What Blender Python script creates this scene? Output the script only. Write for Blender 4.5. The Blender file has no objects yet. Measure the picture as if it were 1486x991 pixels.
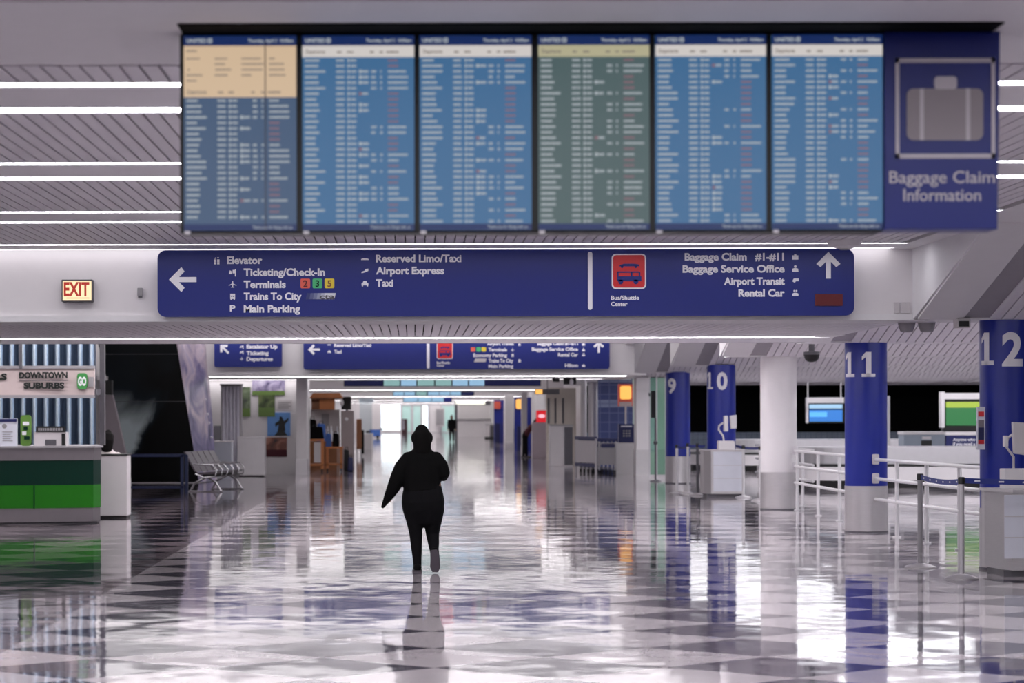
import bpy, bmesh, math, random
from mathutils import Vector, Matrix
random.seed(7)
SC = bpy.context.scene
COL = SC.collection
PI = math.pi
# ---------------------------------------------------------------- camera, world, exposure
F, HX, HY, H = 3700.0, 600.0, 602.0, 1.75      # focal length in pixels, vanishing point, eye height
cam_d = bpy.data.cameras.new('camera')
cam = bpy.data.objects.new('camera', cam_d); COL.objects.link(cam)
cam.location = (0, 0, H)
cam.rotation_euler = (Matrix.Rotation(PI/2, 3, 'X') @ Matrix.Rotation(math.radians(-0.12), 3, 'Z')).to_euler()
cam_d.sensor_width = 36.0; cam_d.lens = 36.0*F/1486.0
cam_d.shift_x = (743-HX)/1486.0; cam_d.shift_y = (HY-495.5)/1486.0
cam_d.clip_start = 0.1; cam_d.clip_end = 600
cam_d.dof.use_dof = True; cam_d.dof.focus_distance = 28.4; cam_d.dof.aperture_fstop = 2.8
SC.camera = cam
SC.view_settings.view_transform = 'Standard'; SC.view_settings.look = 'None'
SC.view_settings.gamma = 1; SC.view_settings.use_curve_mapping = False
SC.view_settings.exposure = 0.5
world = bpy.data.worlds.new('world'); SC.world = world; world.use_nodes = True
world.node_tree.nodes['Background'].inputs[0].default_value = (0.93, 0.97, 1.0, 1)
world.node_tree.nodes['Background'].inputs[1].default_value = 2.2
STRIP_NEAR, STRIP_BEAM, STRIP_BAY, STRIP_SIDE = 13.0, 16.0, 15.0, 4.0   # radiance of the strip lamps

def PX(px, d): return (px-HX)*d/F
def PZ(py, d): return H-(py-HY)*d/F

# ---------------------------------------------------------------- materials
def lin(c):
    r = []
    for v in c:
        v /= 255.0
        r.append(v/12.92 if v <= 0.04045 else ((v+0.055)/1.055)**2.4)
    return r
MATS = {}
def mat(name, col, rough=0.5, metal=0.0, emit=0.0, var=0.06, scale=6.0, spec=0.5, stretch=None):
    m = bpy.data.materials.new(name); m.use_nodes = True
    nt = m.node_tree; b = nt.nodes['Principled BSDF']
    c = lin(col)
    b.inputs['Roughness'].default_value = rough; b.inputs['Metallic'].default_value = metal
    b.inputs['Specular IOR Level'].default_value = spec
    if emit:
        b.inputs['Base Color'].default_value = (0.02, 0.02, 0.02, 1)
        b.inputs['Emission Color'].default_value = (*c, 1); b.inputs['Emission Strength'].default_value = emit
    elif var:
        tc = nt.nodes.new('ShaderNodeTexCoord'); no = nt.nodes.new('ShaderNodeTexNoise'); mp = nt.nodes.new('ShaderNodeMapping')
        no.inputs['Scale'].default_value = scale; no.inputs['Detail'].default_value = 3
        if stretch: mp.inputs['Scale'].default_value = stretch
        rp = nt.nodes.new('ShaderNodeMix'); rp.data_type = 'RGBA'
        rp.inputs['A'].default_value = (*[max(0, x*(1-var)) for x in c], 1)
        rp.inputs['B'].default_value = (*[min(1, x*(1+var)) for x in c], 1)
        nt.links.new(tc.outputs['Object'], mp.inputs['Vector']); nt.links.new(mp.outputs['Vector'], no.inputs['Vector'])
        nt.links.new(no.outputs['Fac'], rp.inputs['Factor']); nt.links.new(rp.outputs['Result'], b.inputs['Base Color'])
    else:
        b.inputs['Base Color'].default_value = (*c, 1)
    MATS[name] = m
    return m
CEIL = mat('ceiling_paint', (224, 222, 224), 0.6, var=0.03)
SLAT = mat('slat_paint', (218, 214, 219), 0.5, var=0.04)
DARKVOID = mat('plenum_dark', (38, 36, 40), 0.8)
WHITE = mat('white_paint', (222, 218, 220), 0.5, var=0.03)
OFFW = mat('off_white_laminate', (205, 200, 202), 0.4, var=0.03)
GREYP = mat('grey_paint', (150, 147, 150), 0.5)
GREYD = mat('dark_grey_paint', (84, 82, 88), 0.5)
SIGNB = mat('sign_blue', (11, 30, 116), 0.4, var=0.05, scale=1.5)
BLUE = mat('column_blue', (20, 38, 140), 0.32, var=0.04)
NAVY = mat('navy_panel', (16, 24, 82), 0.4)
STEEL = mat('brushed_steel', (204, 200, 202), 0.32, 0.6, var=0.08, scale=8, stretch=(1, 1, 14))
SATIN = mat('satin_aluminium', (200, 196, 200), 0.4, 0.45, var=0.05)
CHROME = mat('chrome', (215, 213, 217), 0.2, 0.8, var=0.03)
BLACK = mat('black_plastic', (9, 9, 10), 0.5)
MATTEB = mat('matte_black', (4, 4, 5), 0.9, spec=0.1)
LETTER = mat('white_vinyl', (232, 230, 236), 0.5, var=0.02)
RAILW = mat('rail_white', (214, 212, 214), 0.35, 0.2)
GDARK = mat('dark_green_laminate', (4, 42, 32), 0.35, spec=0.15)
GLITE = mat('bright_green_laminate', (30, 108, 18), 0.35, spec=0.2)
PINKW = mat('sign_cream', (196, 180, 178), 0.5)
CORR = mat('corrugated_metal', (206, 220, 230), 0.3, 0.2)
WOOD = mat('orange_wood', (196, 124, 72), 0.5, var=0.15, scale=4, stretch=(1, 1, 0.2))
WOODD = mat('brown_wood', (132, 84, 52), 0.5, var=0.15)
RED = mat('red_vinyl', (206, 36, 44), 0.4)
REDD = mat('dark_red_display', (92, 14, 22), 0.3)
LCOR = mat('coral_square', (224, 98, 80), 0.5)
LGRN = mat('green_square', (76, 184, 120), 0.5)
LYEL = mat('yellow_square', (226, 200, 60), 0.5)
PAPER = mat('white_paper', (214, 216, 226), 0.6)
TILEB = mat('blue_tile', (46, 58, 116), 0.35)
SKIN = mat('skin', (150, 104, 82), 0.55)
SKINL = mat('light_skin', (206, 164, 142), 0.55)
HAIR = mat('dark_hair', (11, 8, 8), 0.8, spec=0.15)
CLOTHB = mat('black_cloth', (11, 10, 11), 0.9, spec=0.15)
CLOTHN = mat('charcoal_cloth', (17, 16, 19), 0.9, spec=0.15)
CLOTHM = mat('maroon_cloth', (74, 30, 40), 0.9)
CLOTHW = mat('white_cloth', (210, 200, 198), 0.9)
SOLE = mat('grey_rubber', (74, 67, 75), 0.7)
LEATHER = mat('grey_vinyl', (120, 112, 120), 0.4)
CURT = mat('blue_carton', (60, 100, 176), 0.6)
LAMPN = mat('strip_lamp_near', (252, 250, 255), emit=STRIP_NEAR)
LAMPE = mat('strip_lamp_beam_edge', (255, 250, 255), emit=2.2)
LAMPF = mat('strip_lamp_soft', (252, 250, 255), emit=6.0)
LAMPT = mat('added_lamp_side', (250, 250, 255), emit=11.5)
LAMPC = mat('strip_lamp_far', (255, 252, 252), emit=7.5)
LAMPW = mat('added_lamp_under_beam', (255, 250, 252), emit=2.4)
LAMPG = mat('strip_lamp_wash', (255, 250, 252), emit=4.5)
LAMPD = mat('added_lamp_flush', (255, 250, 252), emit=8.5)
SILV = mat('silver_paint', (214, 211, 224), 0.35)
GREYL = mat('light_grey_paint', (190, 186, 190), 0.45)
LAMPU = mat('strip_lamp_beam', (255, 250, 255), emit=STRIP_BEAM)
LAMPB = mat('strip_lamp_bay', (255, 250, 254), emit=STRIP_BAY)
LAMPS = mat('strip_lamp_side', (250, 250, 255), emit=STRIP_SIDE)
WARM = mat('warm_lamp', (255, 186, 92), emit=0.85)
EXITL = mat('exit_sign_glow', (255, 226, 180), emit=0.83)
EXITR = mat('exit_letters', (196, 40, 24), emit=0.54)
SCR1 = mat('screen_blue', (74, 128, 178), emit=0.43)
SCR2 = mat('screen_teal', (92, 116, 118), emit=0.43)
SCR3 = mat('screen_dim_blue', (78, 106, 142), emit=0.43)
SCRH = mat('screen_header', (20, 50, 112), emit=0.43)
SCRC = mat('screen_cream', (222, 216, 212), emit=0.58)
SCRT = mat('screen_tan', (220, 192, 160), emit=0.6)
SCRO = mat('screen_tan_olive', (206, 200, 164), emit=0.48)
ROWW = mat('screen_text_white', (206, 216, 222), emit=0.43)
ROWO = mat('screen_text_orange', (176, 132, 146), emit=0.36)
ROWG = mat('screen_text_grey', (150, 140, 132), emit=0.43)
FARS = mat('far_screen_pale', (150, 190, 222), emit=0.68)
FART = mat('far_screen_teal', (140, 180, 180), emit=0.65)
MONB = mat('monitor_blue', (36, 130, 226), emit=0.68)
MONL = mat('monitor_light_blue', (170, 214, 250), emit=0.68)
MONG = mat('monitor_green', (30, 130, 62), emit=0.58)
MONY = mat('monitor_lime', (186, 212, 70), emit=0.61)
REDL = mat('red_lit_panel', (220, 24, 40), emit=0.61)
PINKL = mat('pink_lit_logo', (255, 190, 205), emit=0.79)
LITW = mat('lit_menu_white', (255, 252, 240), emit=1.08)

def glass(name, col, mixf=0.12):
    m = bpy.data.materials.new(name); m.use_nodes = True; nt = m.node_tree; nt.nodes.clear()
    o = nt.nodes.new('ShaderNodeOutputMaterial'); mx = nt.nodes.new('ShaderNodeMixShader')
    t = nt.nodes.new('ShaderNodeBsdfTransparent'); g = nt.nodes.new('ShaderNodeBsdfGlossy')
    t.inputs[0].default_value = (*lin(col), 1); g.inputs['Roughness'].default_value = 0.05
    mx.inputs[0].default_value = mixf
    nt.links.new(t.outputs[0], mx.inputs[1]); nt.links.new(g.outputs[0], mx.inputs[2]); nt.links.new(mx.outputs[0], o.inputs[0])
    return m
GLASSG = glass('green_glass', (205, 236, 220))
GLASSC = glass('clear_glass', (240, 246, 248), 0.06)
def translucent(name, col):
    m = bpy.data.materials.new(name); m.use_nodes = True; nt = m.node_tree; nt.nodes.clear()
    o = nt.nodes.new('ShaderNodeOutputMaterial'); mx = nt.nodes.new('ShaderNodeMixShader')
    t = nt.nodes.new('ShaderNodeBsdfTranslucent'); g = nt.nodes.new('ShaderNodeBsdfDiffuse')
    t.inputs[0].default_value = (*lin(col), 1); g.inputs[0].default_value = (*lin(col), 1); mx.inputs[0].default_value = 0.5
    nt.links.new(t.outputs[0], mx.inputs[1]); nt.links.new(g.outputs[0], mx.inputs[2]); nt.links.new(mx.outputs[0], o.inputs[0])
    return m
FROST = translucent('frosted_glass', (206, 226, 222))

def N(nt, typ, **kw):
    n = nt.nodes.new(typ)
    for k, v in kw.items(): setattr(n, k, v)
    return n
def floor_mat():
    m = bpy.data.materials.new('terrazzo_harlequin'); m.use_nodes = True; nt = m.node_tree; L = nt.links.new
    b = nt.nodes['Principled BSDF']
    g = N(nt, 'ShaderNodeNewGeometry'); sx = N(nt, 'ShaderNodeSeparateXYZ'); L(g.outputs['Position'], sx.inputs[0])
    def M(op, a, bb=None, c=None):
        n = N(nt, 'ShaderNodeMath', operation=op)
        for i, v in enumerate((a, bb, c)):
            if v is None: continue
            if isinstance(v, (int, float)): n.inputs[i].default_value = v
            else: L(v, n.inputs[i])
        return n.outputs[0]
    u = M('DIVIDE', M('ADD', sx.outputs[0], 3.06), 1.6)
    v = M('DIVIDE', M('SUBTRACT', sx.outputs[1], 17.64), 1.49)
    a = M('ABSOLUTE', M('SUBTRACT', M('FRACT', u), 0.5))
    c = M('ABSOLUTE', M('SUBTRACT', M('FRACT', M('ADD', v, 0.5)), 0.5))
    s = M('ADD', a, c)
    dark = M('LESS_THAN', s, 0.5)
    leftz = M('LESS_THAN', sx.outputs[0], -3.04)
    no = N(nt, 'ShaderNodeTexNoise'); no.inputs['Scale'].default_value = 40; no.inputs['Detail'].default_value = 4
    L(g.outputs['Position'], no.inputs['Vector'])
    no2 = N(nt, 'ShaderNodeTexNoise'); no2.inputs['Scale'].default_value = 0.7; L(g.outputs['Position'], no2.inputs['Vector'])
    def mix(fac, A, B):
        n = N(nt, 'ShaderNodeMix', data_type='RGBA')
        if isinstance(fac, float): n.inputs['Factor'].default_value = fac
        else: L(fac, n.inputs['Factor'])
        for k, q in (('A', A), ('B', B)):
            if isinstance(q, tuple): n.inputs[k].default_value = (*lin(q), 1)
            else: L(q, n.inputs[k])
        return n.outputs['Result']
    lt = mix(no.outputs['Fac'], (184, 175, 180), (202, 193, 197))
    dk = mix(no.outputs['Fac'], (66, 62, 76), (86, 80, 94))
    cor = mix(dark, lt, dk)
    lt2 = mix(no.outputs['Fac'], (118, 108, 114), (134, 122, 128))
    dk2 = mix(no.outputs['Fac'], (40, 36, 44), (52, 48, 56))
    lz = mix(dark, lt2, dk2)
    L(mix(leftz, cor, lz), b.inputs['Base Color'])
    # polished stone is slightly wavy and each tile is set at a slightly different tilt
    w1 = N(nt, 'ShaderNodeTexNoise'); w1.inputs['Scale'].default_value = 3.1; w1.inputs['Detail'].default_value = 1.6
    L(g.outputs['Position'], w1.inputs['Vector'])
    cv = N(nt, 'ShaderNodeCombineXYZ')
    L(M('FLOOR', M('ADD', u, v)), cv.inputs[0]); L(M('FLOOR', M('SUBTRACT', u, v)), cv.inputs[1])
    wn = N(nt, 'ShaderNodeTexWhiteNoise'); L(cv.outputs[0], wn.inputs['Vector'])
    def vm(op, A, B):
        n = N(nt, 'ShaderNodeVectorMath', operation=op)
        for i, q in enumerate((A, B)):
            if q is None: continue
            if isinstance(q, tuple): n.inputs[i].default_value = q
            else: L(q, n.inputs[i])
        return n.outputs[0]
    p1 = vm('MULTIPLY', vm('SUBTRACT', w1.outputs['Color'], (.5, .5, .5)), (0.021, 0.021, 0))
    p2 = vm('MULTIPLY', vm('SUBTRACT', wn.outputs['Color'], (.5, .5, .5)), (0.0022, 0.0022, 0))
    nn = vm('NORMALIZE', vm('ADD', vm('ADD', p1, p2), (0, 0, 1)), None)
    L(nn, b.inputs['Normal'])
    b.inputs['Roughness'].default_value = 0.055
    b.inputs['IOR'].default_value = 1.5
    return m
FLOOR = floor_mat()

def mural_mat(name, cols, scale, kind='noise', stretch=(1, 1, 1)):
    """printed picture: a colour ramp over stretched noise"""
    m = bpy.data.materials.new(name); m.use_nodes = True; nt = m.node_tree; b = nt.nodes['Principled BSDF']
    tc = N(nt, 'ShaderNodeTexCoord'); mp = N(nt, 'ShaderNodeMapping'); mp.inputs['Scale'].default_value = stretch
    no = N(nt, 'ShaderNodeTexNoise'); no.inputs['Scale'].default_value = scale; no.inputs['Detail'].default_value = 5
    no.inputs['Distortion'].default_value = 0.6
    rp = N(nt, 'ShaderNodeValToRGB')
    e = rp.color_ramp.elements
    e[0].position = 0.3; e[1].position = 0.7
    e[0].color = (*lin(cols[0]), 1); e[1].color = (*lin(cols[-1]), 1)
    for i, c in enumerate(cols[1:-1]):
        q = e.new(0.3+0.4*(i+1)/(len(cols)-1)); q.color = (*lin(c), 1)
    nt.links.new(tc.outputs['Object'], mp.inputs['Vector']); nt.links.new(mp.outputs['Vector'], no.inputs['Vector'])
    nt.links.new(no.outputs['Fac'], rp.inputs['Fac']); nt.links.new(rp.outputs['Color'], b.inputs['Base Color'])
    b.inputs['Roughness'].default_value = 0.4
    return m
MURAL_SIDE = mural_mat('lilac_mural', [(60, 58, 96), (120, 112, 150), (196, 180, 190), (150, 146, 180)], 1.1)
def tile_mat(name, c1, c2, size):
    m = bpy.data.materials.new(name); m.use_nodes = True; nt = m.node_tree; b = nt.nodes['Principled BSDF']
    g = N(nt, 'ShaderNodeNewGeometry'); mp = N(nt, 'ShaderNodeMapping'); mp.inputs['Rotation'].default_value = (PI/2, 0, 0)
    br = N(nt, 'ShaderNodeTexBrick'); br.offset = 0.0; br.inputs['Scale'].default_value = 1.0
    br.inputs['Brick Width'].default_value = size; br.inputs['Row Height'].default_value = size
    br.inputs['Mortar Size'].default_value = size*0.05
    br.inputs['Color1'].default_value = (*lin(c1), 1); br.inputs['Color2'].default_value = (*lin([x*0.93 for x in c1]), 1)
    br.inputs['Mortar'].default_value = (*lin(c2), 1)
    nt.links.new(g.outputs['Position'], mp.inputs['Vector']); nt.links.new(mp.outputs['Vector'], br.inputs['Vector'])
    nt.links.new(br.outputs['Color'], b.inputs['Base Color']); b.inputs['Roughness'].default_value = 0.35
    return m
TILE_GREY = tile_mat('grey_blue_tile', (112, 124, 144), (80, 92, 114), 0.2)
TILE_BLUE = tile_mat('deep_blue_tile', (46, 58, 110), (84, 92, 132), 0.3)
TILE_PALE = tile_mat('pale_blue_tile', (120, 128, 160), (90, 98, 134), 0.3)

# ---------------------------------------------------------------- mesh building
class MB:
    def __init__(s): s.v = []; s.f = []; s.m = []
    def add(s, vs, fs, mi=0):
        o = len(s.v); s.v += [tuple(q) for q in vs]
        for f in fs: s.f.append([i+o for i in f]); s.m.append(mi)
        return s
    def box(s, x0, x1, y0, y1, z0, z1, mi=0):
        vs = [(x, y, z) for x in (x0, x1) for y in (y0, y1) for z in (z0, z1)]
        return s.add(vs, [(0,1,3,2),(4,6,7,5),(0,4,5,1),(2,3,7,6),(0,2,6,4),(1,5,7,3)], mi)
    def prism(s, poly, axis, a0, a1, mi=0):
        """extrude a 2D polygon; axis 'Y': poly (x,z); 'Z': poly (x,y); 'X': poly (y,z)"""
        def mk(p, a): return (p[0], a, p[1]) if axis == 'Y' else (p[0], p[1], a) if axis == 'Z' else (a, p[0], p[1])
        n = len(poly); vs = [mk(p, a0) for p in poly]+[mk(p, a1) for p in poly]
        fs = [list(range(n)), list(range(2*n-1, n-1, -1))]+[(i, (i+1) % n, n+(i+1) % n, n+i) for i in range(n)]
        return s.add(vs, fs, mi)
    def rbox(s, x0, x1, y0, y1, z0, z1, r, mi=0, n=6):
        """box with rounded corners in the XZ plane"""
        return s.prism(rrect(x0, z0, x1, z1, r, n), 'Y', y0, y1, mi)
    def tube(s, pts, r, n=10, mi=0, cap=True):
        rs = r if isinstance(r, (list, tuple)) else [r]*len(pts)
        P = [Vector(p) for p in pts]; rings = []
        up = None
        for i, p in enumerate(P):
            t = (P[min(i+1, len(P)-1)]-P[max(i-1, 0)]).normalized()
            if up is None:
                up = Vector((0, 0, 1)) if abs(t.z) < 0.9 else Vector((1, 0, 0))
            a = t.cross(up).normalized(); up2 = a.cross(t).normalized(); up = up2
            rings.append([p+(a*math.cos(2*PI*k/n)+up2*math.sin(2*PI*k/n))*rs[i] for k in range(n)])
        o = [q for rr in rings for q in rr]; fs = []
        for i in range(len(P)-1):
            for k in range(n):
                fs.append((i*n+k, i*n+(k+1) % n, (i+1)*n+(k+1) % n, (i+1)*n+k))
        if cap:
            fs.append(list(range(n-1, -1, -1))); fs.append([(len(P)-1)*n+k for k in range(n)])
        return s.add(o, fs, mi)
    def lathe(s, prof, cx, cy, cz=0, n=24, mi=0):
        vs = []; fs = []
        for (r, z) in prof:
            vs += [(cx+r*math.cos(2*PI*k/n), cy+r*math.sin(2*PI*k/n), cz+z) for k in range(n)]
        for i in range(len(prof)-1):
            for k in range(n): fs.append((i*n+k, i*n+(k+1) % n, (i+1)*n+(k+1) % n, (i+1)*n+k))
        fs.append(list(range(n-1, -1, -1))); fs.append([(len(prof)-1)*n+k for k in range(n)])
        return s.add(vs, fs, mi)
    def ball(s, c, r, n=14, mi=0):
        rx, ry, rz = r if isinstance(r, (tuple, list)) else (r, r, r)
        vs = []; fs = []; m = n//2
        for i in range(m+1):
            th = PI*i/m
            for k in range(n):
                vs.append((c[0]+rx*math.sin(th)*math.cos(2*PI*k/n), c[1]+ry*math.sin(th)*math.sin(2*PI*k/n), c[2]+rz*math.cos(th)))
        for i in range(m):
            for k in range(n): fs.append((i*n+k, (i+1)*n+k, (i+1)*n+(k+1) % n, i*n+(k+1) % n))
        return s.add(vs, fs, mi)
    def loft(s, rings, mi=0, n=16):
        """rings: (center, rx, ry, direction or None) ; ellipse with its wide axis kept near world X"""
        C = [Vector(r[0]) for r in rings]; vs = []; fs = []
        for i, r in enumerate(rings):
            t = Vector(r[3]) if len(r) > 3 and r[3] else (C[min(i+1, len(C)-1)]-C[max(i-1, 0)])
            t.normalize()
            ref = Vector((1, 0, 0)) if abs(t.x) < 0.85 else Vector((0, 0, 1))
            U = (ref-t*ref.dot(t)).normalized(); V = t.cross(U)
            for k in range(n):
                a = 2*PI*k/n
                vs.append(C[i]+U*(r[1]*math.cos(a))+V*(r[2]*math.sin(a)))
        for i in range(len(rings)-1):
            for k in range(n): fs.append((i*n+k, i*n+(k+1) % n, (i+1)*n+(k+1) % n, (i+1)*n+k))
        fs.append(list(range(n-1, -1, -1))); fs.append([(len(rings)-1)*n+k for k in range(n)])
        return s.add(vs, fs, mi)
def rrect(x0, z0, x1, z1, r, n=6):
    out = []
    for cx, cz, a0 in ((x1-r, z1-r, 0), (x0+r, z1-r, 90), (x0+r, z0+r, 180), (x1-r, z0+r, 270)):
        for k in range(n+1):
            a = math.radians(a0+90*k/n); out.append((cx+r*math.cos(a), cz+r*math.sin(a)))
    return out
ORG = {}
def root_of(o):
    while o.parent: o = o.parent
    return o
def mesh_from(mb, mats, org, smooth=False):
    me = bpy.data.meshes.new('mesh')
    ox, oy, oz = org
    me.from_pydata([(x-ox, y-oy, z-oz) for x, y, z in mb.v], [], mb.f)
    for m in (mats if isinstance(mats, (list, tuple)) else [mats]): me.materials.append(m)
    me.polygons.foreach_set('material_index', mb.m)
    bm = bmesh.new(); bm.from_mesh(me); bmesh.ops.recalc_face_normals(bm, faces=bm.faces)
    if smooth:
        for f in bm.faces: f.smooth = True
        for e in bm.edges:
            if len(e.link_faces) == 2 and e.calc_face_angle(0) > 0.7: e.smooth = False
    bm.to_mesh(me); bm.free(); me.update()
    return me
def bevel(o, w):
    md = o.modifiers.new('edge', 'BEVEL'); md.width = w; md.segments = 2; md.limit_method = 'ANGLE'
def tag(o, label, cat, group=None, kind=None):
    if label: o['label'] = label
    if cat: o['category'] = cat
    if group: o['group'] = group
    if kind: o['kind'] = kind
    return o
def thing(name, label, cat, loc, group=None):
    o = bpy.data.objects.new(name, None); COL.objects.link(o); o.location = loc; o.empty_display_size = 0.1
    ORG[o.name] = tuple(loc)
    return tag(o, label, cat, group)
def part(parent, name, mb, mats, smooth=False, bev=0, label=None):
    o = bpy.data.objects.new(name, mesh_from(mb, mats, ORG[root_of(parent).name], smooth)); COL.objects.link(o)
    o.parent = parent
    if label: o['label'] = label
    if bev: bevel(o, bev)
    return o
def solo(name, label, cat, mb, mats, group=None, smooth=False, bev=0, kind=None):
    xs = [v[0] for v in mb.v]; ys = [v[1] for v in mb.v]; zs = [v[2] for v in mb.v]
    org = ((min(xs)+max(xs))/2, (min(ys)+max(ys))/2, min(zs))
    o = bpy.data.objects.new(name, mesh_from(mb, mats, org, smooth)); COL.objects.link(o); o.location = org
    ORG[o.name] = org
    if bev: bevel(o, bev)
    return tag(o, label, cat, group, kind)
def struct(name, mb, mats, smooth=False, bev=0, label=None):
    return solo(name, label, None, mb, mats, None, smooth, bev, 'structure')
def copy_tree(o, loc=None, rotz=None, label=None, parent=None):
    c = o.copy(); COL.objects.link(c)
    if parent: c.parent = parent
    if loc is not None: c.location = loc; ORG[c.name] = tuple(loc)
    if rotz is not None: c.rotation_euler = (0, 0, rotz)
    if label: c['label'] = label
    for ch in list(o.children): copy_tree(ch, parent=c)
    return c
# lettering: text curves turned into meshes (all at the end, in one go)
TEXTS = []
def text(parent, s, x, y, z, size, m, width=None, align='LEFT', name='lettering', bold=0.02, wrap=None, label=None, depth=0.004):
    """flat lettering facing -Y, baseline start (or end / centre) at world x,y,z; width fits it"""
    cu = bpy.data.curves.new('txt', 'FONT'); cu.body = s; cu.size = size; cu.offset = bold*size
    cu.extrude = depth; cu.resolution_u = 3
    ob = bpy.data.objects.new('txt', cu); COL.objects.link(ob)
    TEXTS.append((ob, parent, (x, y, z), m, width, align, name, wrap, label))
def flush_texts():
    dg = bpy.context.evaluated_depsgraph_get()
    for ob, parent, (x, y, z), m, width, align, name, wrap, label in TEXTS:
        me = bpy.data.meshes.new_from_object(ob.evaluated_get(dg))
        xs = [v.co.x for v in me.vertices]; x0, x1 = min(xs), max(xs)
        k = width/(x1-x0) if width else 1.0
        W = (x1-x0)*k
        off = {'LEFT': 0, 'RIGHT': -W, 'CENTER': -W/2}[align]
        ox, oy, oz = ORG[root_of(parent).name]
        if wrap:
            cx, cy, r, ang = wrap
            bm = bmesh.new(); bm.from_mesh(me)
            for v in bm.verts: v.co.x = (v.co.x-x0)*k-W/2
            for i in range(1, 16):
                bmesh.ops.bisect_plane(bm, geom=bm.verts[:]+bm.edges[:]+bm.faces[:], plane_co=(-W/2+W*i/16, 0, 0), plane_no=(1, 0, 0))
            for v in bm.verts:
                a = v.co.x/r+ang; rr = r+v.co.z
                v.co = Vector((cx+rr*math.sin(a)-ox, cy-rr*math.cos(a)-oy, z+v.co.y-oz))
            bm.to_mesh(me); bm.free()
        else:
            for v in me.vertices:
                v.co = Vector((x+off+(v.co.x-x0)*k-ox, y-v.co.z-oy, z+v.co.y-oz))
        me.materials.clear(); me.materials.append(m)
        o = bpy.data.objects.new(name, me); COL.objects.link(o); o.parent = parent
        if label: o['label'] = label
        cu = ob.data; bpy.data.objects.remove(ob); bpy.data.curves.remove(cu)
def numeral(parent, ch, cx, cy, r, ang, z, h, w, m):
    """one painted digit wrapped round a column"""
    if ch != '1':
        text(parent, ch, 0, cy, z, h/0.72, m, w, 'CENTER', name='number', bold=0.035, wrap=(cx, cy, r, ang), depth=0.006); return
    ox, oy, oz = ORG[root_of(parent).name]
    bm = bmesh.new()
    for poly in ([(-.2, 0), (.2, 0), (.2, 1), (-.2, 1)], [(-.5, 0), (.5, 0), (.5, .13), (-.5, .13)], [(-.2, 1), (-.2, .8), (-.48, .66), (-.48, .82)]):
        fs = bm.faces.new([bm.verts.new((a*w, b*h, 0.004)) for a, b in poly])
    for i in range(1, 12): bmesh.ops.bisect_plane(bm, geom=bm.verts[:]+bm.edges[:]+bm.faces[:], plane_co=(-w/2+w*i/12, 0, 0), plane_no=(1, 0, 0))
    for v in bm.verts:
        a = v.co.x/r+ang; v.co = Vector((cx+(r+.005)*math.sin(a)-ox, cy-(r+.005)*math.cos(a)-oy, z+v.co.y-oz))
    me = bpy.data.meshes.new('number'); bm.to_mesh(me); bm.free(); me.materials.append(m)
    o = bpy.data.objects.new('number', me); COL.objects.link(o); o.parent = parent
def ptext(parent, s, x0, base, d, wpx, cap, m, align='LEFT', **kw):
    """lettering given by where the photo shows it on the face at depth d"""
    text(parent, s, PX(x0, d), d, PZ(base, d), cap/0.72*d/F, m, wpx*d/F, align, **kw)
# ================================================================ setting
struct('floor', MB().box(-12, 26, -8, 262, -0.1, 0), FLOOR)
ZC, ZB, XL, XR = 3.6, 2.8, -9.0, 5.6
def slats(x0, x1, y0, y1, z, pitch=0.105, slope=0.0, mb=None):
    mb = mb or MB(); n = int((x1-x0)/pitch)
    for i in range(n):
        a = x0+i*pitch; b = a+pitch-0.016
        z0, z1 = z+slope*(y1-y0), z       # z at y0, z at y1
        mb.add([(a,y0,z0),(b,y0,z0),(b,y1,z1),(a,y1,z1),(a,y0,z0+.02),(b,y0,z0+.02),(b,y1,z1+.02),(a,y1,z1+.02)],
               [(0,3,2,1),(4,5,6,7),(0,1,5,4),(1,2,6,5),(2,3,7,6),(3,0,4,7)])
    return mb
# near bay: smooth panels, slatted panels and pairs of strip lamps
sm = MB()
sm.box(XL, XR, 11.4, 13.45, ZC, ZC+0.05)
pairs = [14.26, 18.72, 23.18, 27.62]
for p in pairs: sm.box(XL, XR, p+0.1, min(p+1.08, 28.37), ZC, ZC+0.05)
sm.box(5.36, XR, 13.4, 28.6, ZC-0.001, ZC+0.05)
struct('ceiling', sm, CEIL)
sl = MB()
for a_, b_ in ((-6, 0.7), (1.1, 5.15), (5.55, 9.6), (10.0, 11.35)): slats(XL, 5.36, a_, b_, ZC, mb=sl)
prev = 13.5; tr_ = MB()
for p in pairs:
    slats(XL, 5.36, prev, p-0.115, ZC, mb=sl); prev = p+1.31
    tr_.box(XL, 5.36, p-0.112, p-0.09, ZC-0.004, ZC+0.061).box(XL, 5.36, p+1.28, p+1.30, ZC-0.004, ZC+0.061)
struct('ceiling_slats', sl, SLAT)
struct('ceiling_trim', tr_, CEIL)
for q in (0.9, 5.35, 9.8):
    solo('strip_lamp', 'white strip lamp across the ceiling on the camera side of the flight board', 'ceiling light', MB().box(XL, 5.34, q-0.15, q+0.15, ZC+0.004, ZC+0.04), LAMPN, 'strip lamps on the camera side')
struct('ceiling_backing', MB().box(XL, XR, -8, 28.7, ZC+0.06, ZC+0.12), DARKVOID)
names = ['nearest the board', 'second row back', 'third row back', 'before the sign beam']
for i, p in enumerate(pairs):
    for j, q in enumerate((p, p+1.19 if i < 3 else 28.46)):
        lab = 'white strip lamp across the slatted ceiling, %s strip of the pair %s' % (('front', 'rear')[j], names[i])
        solo('strip_lamp', lab, 'ceiling light', MB().box(XL, 5.34, q-0.085, q+0.085, ZC+0.004, ZC+0.04), LAMPE if (i, j) == (3, 1) else LAMPF if i == 3 else LAMPN, 'strip lamps of the near ceiling')
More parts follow.
